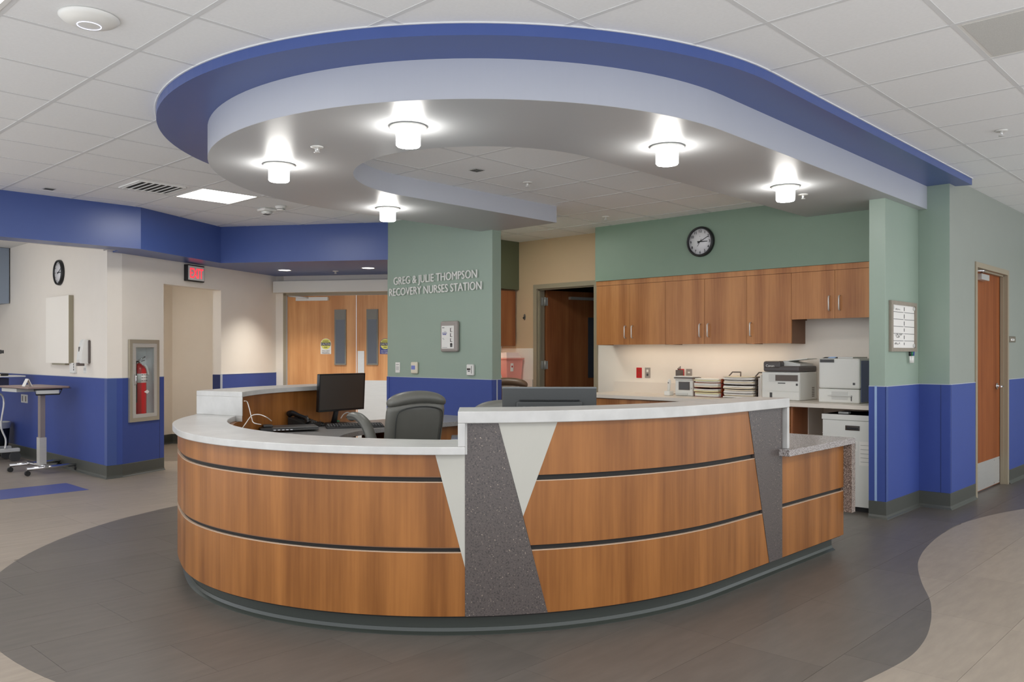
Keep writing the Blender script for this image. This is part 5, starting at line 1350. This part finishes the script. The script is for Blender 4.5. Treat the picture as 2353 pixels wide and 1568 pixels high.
# small computer tower below the far worktop
tx, ty = at_z(1033, 1010, .62)
cp_ = thing('computer_tower', 'small black computer with a silver rim under the far worktop', 'computer', (4.50, 4.86, 0), radians(-43))
part('case', MB().rbox((-.042, -.16, .02), (.042, .16, .655), .006), 'black', cp_, world=False)
part('silver_rim', MB().rbox((-.045, -.165, .655), (.045, .165, .675), .007).box((.040, -.166, .4), (.046, -.160, .655)), 'chrome', cp_, world=False)
part('foot', MB().box((-.05, -.14, 0), (.05, .14, .02)), 'black', cp_, world=False)

# ================================================================ things on the back counter
ZC = Z_CT + .0004
# small printer
def at_plane(A, x): return onA_B(A, x)
def onA_B(A, x):
    r = ray(x, 800); return r[1] * A / r[0]
A0 = 7.34
bL, bR = onA_B(A0, 1750), onA_B(A0, 1838)
Pp = Plane((A0, 0), (0, -1)); q0, q1 = -bL, -bR
t = thing('multifunction_printer', 'white multifunction printer with a dark scanner lid beside the paper trays', 'printer', (A0 + .19, (bL + bR) / 2, Z_CT))
def zc(y, A, x): B = onA_B(A, x); return EYE + (HOR - y) / F_PX * (A * CY + B * SY)
zb1 = zc(855, A0, 1790); zl = zc(830, A0, 1780)
part('body', rpl(MB(), Pp, q0, q1, ZC, zb1, -.375, 0, .012), 'printer_white', t)
part('front_door', MB().pbox(Pp, q0 + .06, q1 - .005, ZC + .085, zb1 - .095, 0, .006), 'printer_white', t)
part('paper_drawer', MB().pbox(Pp, q0 + .06, q1 - .005, ZC + .008, ZC + .08, 0, .006), 'printer_white', t)
part('output_slot', MB().pbox(Pp, q0 + .075, q1 - .012, zb1 - .09, zb1 - .022, .0002, .004), 'printer_grey', t)
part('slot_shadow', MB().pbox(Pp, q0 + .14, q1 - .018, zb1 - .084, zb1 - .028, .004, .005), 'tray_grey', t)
part('door_grip', MB().pbox(Pp, (q0 + q1) / 2 - .02, (q0 + q1) / 2 + .05, zb1 - .108, zb1 - .1, .006, .01), 'dark_grey', t)
part('level_window', MB().pbox(Pp, q0 + .085, q0 + .11, ZC + .02, ZC + .07, .006, .0075), 'dark_grey', t)
part('badge', MB().pbox(Pp, q1 - .035, q1 - .017, zb1 - .125, zb1 - .105, .006, .0075), 'dark_grey', t)
sc_ = part('scanner_lid', rpl(MB(), Pp, q0 + .025, q1 + .0, zb1 + .002, zb1 + .055, -.37, .018, .014), 'printer_dark', t)
part('control_head', rpl(MB(), Pp, q0 + .025, q0 + .20, zb1 + .03, zl, -.16, .025, .02), 'printer_dark', sc_)
wall_text('logo', 'Canon', Pp, q0 + .055, zl - .055, .0265, .032, 'paper', sc_)
part('feeder', MB().loft([[tuple(Pp.w(q0 + .19, zb1 + .055, o)) for o in (-.05, -.33)] + [tuple(Pp.w(q0 + .19, zb1 + .105, o)) for o in (-.33, -.05)], [tuple(Pp.w(q1 - .02, zb1 + .055, o)) for o in (-.05, -.33)] + [tuple(Pp.w(q1 - .02, zb1 + .075, o)) for o in (-.33, -.05)]], smooth=False), 'printer_grey', sc_)
part('feeder_tray', MB().box((0, 0, 0), (.24, .22, .006), Pp.mat(q0 + .17, zb1 + .095, -.08) @ Matrix.Rotation(radians(-6), 4, 'Y')), 'printer_white', sc_)
PpS = Plane((0, -q1), (1, 0))
vg = MB()
for i in range(4):
    for j in range(6): vg.box((A0 + .26 + i * .014, -q1 - .0012, ZC + .03 + j * .016), (A0 + .268 + i * .014, -q1 + .0, ZC + .04 + j * .016))
part('side_vents', vg, 'tray_grey', t)
# big laser printer
A1 = 7.30
bL, bR = onA_B(A1, 1881), onA_B(A1, 1973)
Pq = Plane((A1, 0), (0, -1)); q0, q1 = -bL, -bR
t = thing('laser_printer', 'large white laser printer with blue-grey side next to the wing wall', 'printer', (A1 + .2, (bL + bR) / 2, Z_CT))
zt = zc(824, A1, 1920); zm = ZC + .125
part('body', rpl(MB(), Pq, q0, q1 + .01, zm, zt, -.41, 0, .016), 'printer_white', t)
part('side_cover', MB().box((A1 + .03, -q1 - .012, ZC + .01), (A1 + .40, -q1 - .009, zt - .02)), 'printer_blue', t)
dw = part('paper_drawer', rpl(MB(), Pq, q0, q1 + .008, ZC, zm - .003, -.40, .004, .01), 'printer_white', t)
part('drawer_pull', MB().pbox(Pq, q0 + .12, q0 + .26, ZC + .03, ZC + .10, .004, .007).pbox(Pq, q0 + .09, q0 + .30, ZC + .06, ZC + .068, .007, .022), 'printer_grey', dw)
part('level_gauge', MB().pbox(Pq, q1 - .065, q1 - .057, ZC + .02, ZC + .07, .004, .006), 'dark_grey', dw)
part('badge', MB().pbox(Pq, q1 - .05, q1 - .03, zm + .035, zm + .055, .0, .002), 'dark_grey', t)
part('control_panel', MB().loft([[tuple(Pq.w(q0 + .015, zt + h, o)) for o, h in ((.006, -.035), (.006, -.01), (-.10, .012), (-.10, -.035))], [tuple(Pq.w(q0 + .14, zt + h, o)) for o, h in ((.006, -.035), (.006, -.01), (-.10, .012), (-.10, -.035))]], smooth=False), 'dark_grey', t)
part('display', MB().loft([[tuple(Pq.w(q0 + .07, zt + h, o)) for o, h in ((-.03, .003), (-.03, .005), (-.08, .014), (-.08, .012))], [tuple(Pq.w(q0 + .13, zt + h, o)) for o, h in ((-.03, .003), (-.03, .005), (-.08, .014), (-.08, .012))]], smooth=False), 'screen_blue', t)
part('top_cover', MB().pbox(Pq, q0 + .16, q1 - .06, zt, zt + .012, -.36, -.03), 'printer_grey', t)
# paper trays: stacked letter trays
def tray_stack(label, x0, x1, A, n, hz, mtray, papers, group):
    b0, b1 = onA_B(A, x0), onA_B(A, x1); pl = Plane((A, 0), (0, -1)); q0, q1 = -b0, -b1
    t = thing('tray_stack', label, 'letter tray', (A + .15, (b0 + b1) / 2, Z_CT), 0, group)
    rk = random.Random(x0)
    for k in range(n):
        z = ZC + k * hz
        tr = part('tray', MB().pbox(pl, q0, q1, z, z + .004, -.29, 0).pbox(pl, q0, q0 + .005, z, z + hz * .9, -.29, -.02).pbox(pl, q1 - .005, q1, z, z + hz * .9, -.29, -.02).pbox(pl, q0, q1, z, z + hz * .4, -.29, -.285), mtray[k % len(mtray)], t)
        zz = z + .005
        for j in range(3):
            th = hz * rk.uniform(.18, .30); s = rk.uniform(-.010, .010); f_ = rk.uniform(.004, .04)
            if zz + th > z + hz - .001: break
            Mx = pl.mat((q0 + q1) / 2 + s * .5, zz, f_) @ Matrix.Rotation(radians(rk.uniform(-2.5, 2.5)), 4, 'Z')
            hw = (q1 - q0) / 2 - .014
            sag = [Vector((-hw + 2 * hw * i / 6, 0, 0)) for i in range(7)]
            dz = rk.uniform(0, .005)
            rings = [[Mx @ Vector((v.x, yy, zo + dz * (v.x / hw) ** 2)) for (yy, zo) in ((0, 0), (0, th), (.25, th), (.25, 0))] for v in sag]
            part('papers', MB().loft(rings, smooth=False), papers[(k * 2 + j) % len(papers)], tr); zz += th + .0008 + dz * .4
    return t, pl, q0, q1
tray_stack('stack of red letter trays full of papers left of the grey trays', 1596, 1656, 7.42, 4, .046, ['red_tray', 'orange_tray'], ['paper', 'paper', 'paper_yellow', 'paper', 'paper_warm'], 'letter trays on the back counter')
t, pl, q0, q1 = tray_stack('stack of grey letter trays heaped with papers beside the small printer', 1663, 1735, 7.42, 5, .043, ['tray_grey'], ['paper', 'paper_warm', 'paper'], 'letter trays on the back counter')
zt = ZC + 5 * .043
for a in (q0 + .03, q1 - .02):
    part('riser_post', MB().tube([pl.w(a - .03, zt - .03, -.06), pl.w(a, zt + .035, -.12), pl.w(a + .09, zt + .035, -.12), pl.w(a + .12, zt - .03, -.06)], .007, 6), 'tray_grey', t)
bq = onA_B(7.5, 1750)
solo('file_folders', MB().box((7.46, bq - .02, ZC), (7.70, bq - .004, ZC + .23)).box((7.45, bq - .003, ZC), (7.69, bq + .008, ZC + .20)), 'paper', 'upright white folders wedged between the trays and small printer', 'folder')
# vital signs monitor with papers on top
b0, b1 = onA_B(7.42, 1551), onA_B(7.42, 1592); pl = Plane((7.42, 0), (0, -1)); q0, q1 = -b0, -b1
t = thing('vitals_monitor', 'small white vital signs monitor with a dark square screen', 'monitor', (7.5, (b0 + b1) / 2, Z_CT))
part('case', rpl(MB(), pl, q0, q1, ZC, ZC + .165, -.15, 0, .012), 'printer_white', t)
part('screen', MB().pbox(pl, q0 + .045, q1 - .035, ZC + .06, ZC + .145, 0, .003), 'tray_grey', t)
part('screen_glass', MB().pbox(pl, q0 + .052, q1 - .042, ZC + .067, ZC + .138, .003, .004), 'screen', t)
part('knob', MB().cyl(pl.w(q1 - .018, ZC + .08, 0), pl.w(q1 - .018, ZC + .08, .012), .008, seg=12), 'printer_grey', t)
part('foot', MB().pbox(pl, q0 + .02, q1 - .06, ZC + .01, ZC + .03, 0, .012), 'printer_grey', t)
for k, (o, m) in enumerate(((0, 'paper'), (.012, 'tray_grey'), (-.006, 'paper'))):
    solo('paper_pile', MB().pbox(pl, q0 - .01 + o, q1 + o, ZC + .166 + k * .0125, ZC + .177 + k * .0125, -.14, .01 + o), m, ['loose white papers lying on the vitals monitor, lowest', 'dark folder between white papers on the vitals monitor', 'topmost white papers on the vitals monitor'][k], 'papers', 'papers on the vitals monitor')
bq = onA_B(7.62, 1560)
t = thing('pen_holder', 'dark pen holder behind the vitals monitor', 'holder', (7.62, bq, Z_CT))
part('cup', MB().box((7.60, bq - .028, ZC), (7.66, bq + .028, ZC + .26)), 'tray_grey', t)
for k in range(3): part('pen', MB().cyl((7.625, bq - .012 + k * .012, ZC + .2), (7.62, bq - .016 + k * .014, ZC + .30 - k * .01), .004, seg=8), 'black', t)
# ear thermometer on its charger
bq = onA_B(7.42, 1537)
t = thing('ear_thermometer', 'white handheld ear thermometer standing in its charging base', 'thermometer', (7.42, bq, Z_CT))
part('base', MB().rbox((7.38, bq - .035, ZC), (7.46, bq + .035, ZC + .045), .008), 'white_plastic', t)
part('handle', MB().tube([(7.42, bq + .005, ZC + .04), (7.425, bq + .002, ZC + .09), (7.42, bq - .006, ZC + .14), (7.41, bq - .014, ZC + .165)], [.014, .017, .019, .012], 10), 'white_plastic', t)
part('button', MB().cyl((7.405, bq - .004, ZC + .13), (7.400, bq - .004, ZC + .13), .006, seg=10), 'dark_grey', t)
part('cord', MB().tube(catmull([(7.46, bq - .02, ZC + .01), (7.50, bq - .05, ZC + .02), (7.52, bq - .07, ZC + .06)], 5), .003, 5), 'dark_grey', t)
# white shredding console in the knee space
A2 = 7.10
b0 = onA_B(A2, 1890); q0, q1 = -b0, -2.575; pl = Plane((A2, 0), (0, -1))
t = thing('shredding_console', 'white locked document console under the counter', 'console', (A2 + .25, (b0 + 2.6) / 2, 0))
ztop = .815
part('body', MB().pbox(pl, q0, q1, .04, ztop, -.5, -.01), 'printer_white', t)
dr = part('door', MB().pbox(pl, q0 + .004, q1, .045, ztop - .05, -.01, .004), 'printer_white', t)
part('top_cap', MB().pbox(pl, q0 - .004, q1, ztop - .045, ztop, -.5, .006), 'printer_white', t)
part('slot_bezel', MB().pbox(pl, q0 + .20, q0 + .32, ztop - .13, ztop - .09, .004, .008), 'chrome', dr)
part('slot', MB().pbox(pl, q0 + .21, q0 + .31, ztop - .122, ztop - .106, .008, .009), 'black', dr)
part('lock', MB().cyl(pl.w(q0 - .012, ztop - .17, -.03), pl.w(q0 + .0, ztop - .17, -.03), .012, seg=10), 'chrome', t)
part('top_knob', MB().rbox((A2 + .06, -q0 - .20, ztop), (A2 + .12, -q0 - .11, ztop + .02), .006), 'printer_grey', t)
nt = part('notice', MB().pbox(pl, q0 + .16, q0 + .30, ztop - .30, ztop - .22, .004, .005), 'paper', dr)
lines_on(pl, nt, [(q0 + .20, q0 + .29, ztop - .235 - k * .012, .004) for k in range(5)] + [(q0 + .165, q0 + .19, ztop - .25 - k * .01, .007) for k in range(3)], 'vent_dark', .005)
nt = part('notice', MB().pbox(pl, q1 - .12, q1 - .0, ztop - .42, ztop - .22, .004, .005), 'paper', dr)
lines_on(pl, nt, [(q1 - .11, q1 - .005, ztop - .25 - k * .035, .002) for k in range(5)], 'vent_dark', .005)
part('kick', MB().pbox(pl, q0 + .01, q1, 0, .04, -.48, -.03), 'black', t)
# sharps container and supplies in the nook
sx, sy = at_z(1192, 886, .9)
Pn = Plane((0, 7.1), (1, 0))
a0, a1 = Pn.hit(1164, 850)[0], Pn.hit(1202, 850)[0]
t = thing('sharps_container', 'translucent red sharps container on the nook counter', 'container', ((a0 + a1) / 2, 7.2, .9))
zt = Pn.hit(1185, 826)[1]
def tp(a0, a1, y0, y1, z): return [(a0, y0, z), (a1, y0, z), (a1, y1, z), (a0, y1, z)]
part('bin', MB().loft([tp(a0 + .03, a1 - .03, 7.12, 7.27, .9004), tp(a0, a1, 7.10, 7.29, zt)], smooth=False), 'sharps_red', t, bevel=.006)
part('rim', MB().loft([tp(a0 - .012, a1 + .012, 7.09, 7.30, zt), tp(a0 - .012, a1 + .012, 7.09, 7.30, zt + .015)], smooth=False), 'sharps_red', t)
part('lid', MB().loft([tp(a0 + .005, a1 - .03, 7.10, 7.29, zt + .015), tp(a0 + .03, a1 - .06, 7.13, 7.27, zt + .085)], smooth=False), 'sharps_lid', t, bevel=.006)
lb = part('label_plate', MB().pbox(Pn, a0 + .075, a0 + .12, zt - .15, zt - .05, -.012, .002), 'paper', t)
part('biohazard_mark', MB().cyl(Pn.w(a0 + .0975, zt - .09, .002), Pn.w(a0 + .0975, zt - .09, .003), .013, seg=16), 'red', lb)
a2, a3 = Pn.hit(1140, 850)[0], Pn.hit(1163, 850)[0]
solo('supply_bag', MB().loft([[(a2 + (a3 - a2) * (.5 + .5 * k * cos(q)), 7.2 + .09 * k * sin(q), z) for q in [2 * pi * j / 14 for j in range(14)]] for k, z in ((.85, .9004), (1, .95), (.95, 1.04), (.7, 1.11), (.3, 1.13))]), 'paper', 'crumpled white bag beside the sharps container', 'bag')
solo('glove_box', MB().box((a2 - .05, 7.30, .9004), (a3, 7.42, 1.20)), 'paper', 'white glove box behind the bag in the nook', 'box')

# ================================================================ left room
# overbed table
t = thing('overbed_table', 'wheeled overbed table with a wood-look top by the blue wall', 'table', (3.12, 10.35, 0))
zt = 0.955
top = [at_z(4, 886.5, zt), at_z(48, 897.5, zt), at_z(159, 890, zt), at_z(108, 881, zt)]
ZT = .97
c0 = (3.14, 10.40)
ux, uy = (cos(radians(4)), sin(radians(4)))
def tb(x, y): return (c0[0] + x * ux - y * uy, c0[1] + x * uy + y * ux)
part('top', MB().prism([tb(-.22, -.42), tb(.20, -.42), tb(.22, -.40), tb(.22, .40), tb(.20, .42), tb(-.22, .42)], ZT - .02, ZT), 'table_top', t, bevel=.003)
part('top_edge', MB().prism([tb(-.225, -.425), tb(.225, -.425), tb(.225, .425), tb(-.225, .425)], ZT - .024, ZT - .0195), 'table_edge', t)
part('under_tray', MB().prism([tb(-.2, -.05), tb(.05, -.05), tb(.05, .38), tb(-.2, .38)], ZT - .065, ZT - .024), 'printer_grey', t)
part('release_handle', MB().tube([(*tb(-.16, -.415), ZT - .03), (*tb(-.14, -.42), ZT - .085), (*tb(.10, -.42), ZT - .085), (*tb(.13, -.415), ZT - .03)], .008, 6, closed=True), 'black', t)
part('release_plate', MB().prism([tb(-.13, -.41), tb(.10, -.41), tb(.10, -.39), tb(-.13, -.39)], ZT - .08, ZT - .03), 'printer_grey', t)
cx_, cy_ = tb(-.0, -.2)
part('column', MB().box((cx_ - .035, cy_ - .05, .09), (cx_ + .035, cy_ + .05, .40)), 'steel_brushed', t)
part('inner_column', MB().box((cx_ - .025, cy_ - .04, .40), (cx_ + .025, cy_ + .04, ZT - .03)), mat('column_grey', (150, 140, 138), .35, .5, .5), t)
for (y0) in (-.32, .16):
    p, q = tb(-.20, y0), tb(.34, y0)
    f = part('foot_rail', MB().tube([(*p, .075), (*q, .075)], .02, 8), 'chrome', t)
    for e in (tb(-.19, y0), tb(.33, y0)):
        part('caster', MB().cyl((e[0], e[1] - .018, .028), (e[0], e[1] + .018, .028), .028, seg=14).cyl((e[0], e[1], .03), (e[0], e[1], .06), .01, seg=8), 'black', f)
part('cross_rail', MB().tube([(*tb(.0, -.34), .085), (*tb(.0, .18), .085)], .022, 8), 'chrome', t)
ex, ey = tb(-.13, -.15)
solo('tent_card', MB().prism([(ex, ey - .06), (ex + .002, ey - .06), (ex + .002, ey + .06), (ex, ey + .06)], ZT, ZT + .002).loft([[(ex - .04, ey - .05, ZT + .002), (ex - .036, ey - .05, ZT + .002), (ex + .002, ey - .05, ZT + .085), (ex - .002, ey - .05, ZT + .085)], [(ex - .04, ey + .05, ZT + .002), (ex - .036, ey + .05, ZT + .002), (ex + .002, ey + .05, ZT + .085), (ex - .002, ey + .05, ZT + .085)]], smooth=False).loft([[(ex + .04, ey - .05, ZT + .002), (ex + .036, ey - .05, ZT + .002), (ex - .002, ey - .05, ZT + .085), (ex + .002, ey - .05, ZT + .085)], [(ex + .04, ey + .05, ZT + .002), (ex + .036, ey + .05, ZT + .002), (ex - .002, ey + .05, ZT + .085), (ex + .002, ey + .05, ZT + .085)]], smooth=False), 'paper', 'small folded white tent card on the overbed table', 'card')
# computer cart at the picture's left edge
t = thing('computer_cart', 'white wheeled computer cart at the left edge of the picture', 'cart', (3.10, 11.7, 0))
bx_, by_ = 3.15, 11.75
part('column', MB().box((bx_ - .15, by_ - .05, .12), (bx_ - .03, by_ + .05, 1.0)), 'printer_white', t)
part('keyboard_shelf', MB().rbox((bx_ - .45, by_ - .28, 1.045), (bx_ + .22, by_ + .2, 1.06), .006), 'printer_white', t)
part('battery_box', MB().box((bx_ - .4, by_ - .18, .93), (bx_ + .06, by_ + .18, 1.03)), mat('cart_navy', (40, 42, 66), .5), t)
part('base_bar', MB().rbox((bx_ - .45, by_ - .24, .12), (bx_ + .17, by_ - .16, .165), .01), 'printer_grey', t)
part('base_bar', MB().rbox((bx_ - .45, by_ + .10, .12), (bx_ + .17, by_ + .18, .165), .01), 'printer_grey', t)
for (x, y) in ((bx_ + .12, by_ - .2), (bx_ + .12, by_ + .14), (bx_ - .40, by_ - .2)): part('caster', MB().cyl((x, y - .025, .06), (x, y + .025, .06), .06, seg=18).cyl((x, y, .06), (x, y, .13), .014, seg=8), 'dark_grey', t)
part('arm', MB().box((bx_ - .12, by_ - .03, 1.33), (bx_ + .02, by_ + .03, 1.38)).box((bx_ + .0, by_ - .02, 1.335), (bx_ + .05, by_ + .02, 1.375)), 'dark_grey', t)
part('monitor_back', MB().rbox((bx_ - .60, by_ - .02, 1.25), (bx_ - .13, by_ + .03, 1.52), .008), 'dark_grey', t)
part('monitor_screen', MB().box((bx_ - .59, by_ - .024, 1.265), (bx_ - .14, by_ - .02, 1.505)), 'screen_blue', t)
part('keyboard', MB().rbox((bx_ - .4, by_ - .26, 1.06), (bx_ - .05, by_ - .1, 1.085), .006), 'paper_warm', t)
part('cart_mouse', MB().rbox((bx_ - .03, by_ - .22, 1.06), (bx_ + .05, by_ - .12, 1.09), .012), 'black', t)
part('power_cord', MB().tube(catmull([(bx_ + .03, by_ + .4, .82), (bx_ + .05, by_ + .1, .82), (bx_ - .0, by_ - .2, .72), (bx_ - .03, by_ - .2, .45), (bx_ + .02, by_ - .2, .28), (bx_ - .0, by_ - .25, .17)], 6), .011, 6), 'cable_white', t)
t = thing('waste_bin', 'black waste bin with a clear liner behind the computer cart', 'bin', (3.25, 12.4, 0))
part('bin', MB().lathe([(.15, 0), (.17, .02), (.20, .42), (.195, .425), (.165, .03), (0, .03)], (3.25, 12.4, 0), 28), 'black', t)
part('liner', MB().lathe([(.205, .36), (.208, .43), (.198, .44), (.19, .40)], (3.25, 12.4, 0), 28, cap=False), 'printer_grey', t)
solo('wall_bulkhead', MB().box((1.0, 12.5, 2.0), (3.47, 13.45, 2.735)), 'blue_grey_panel', 'pale blue-grey bulkhead box high in the left room', 'bulkhead')
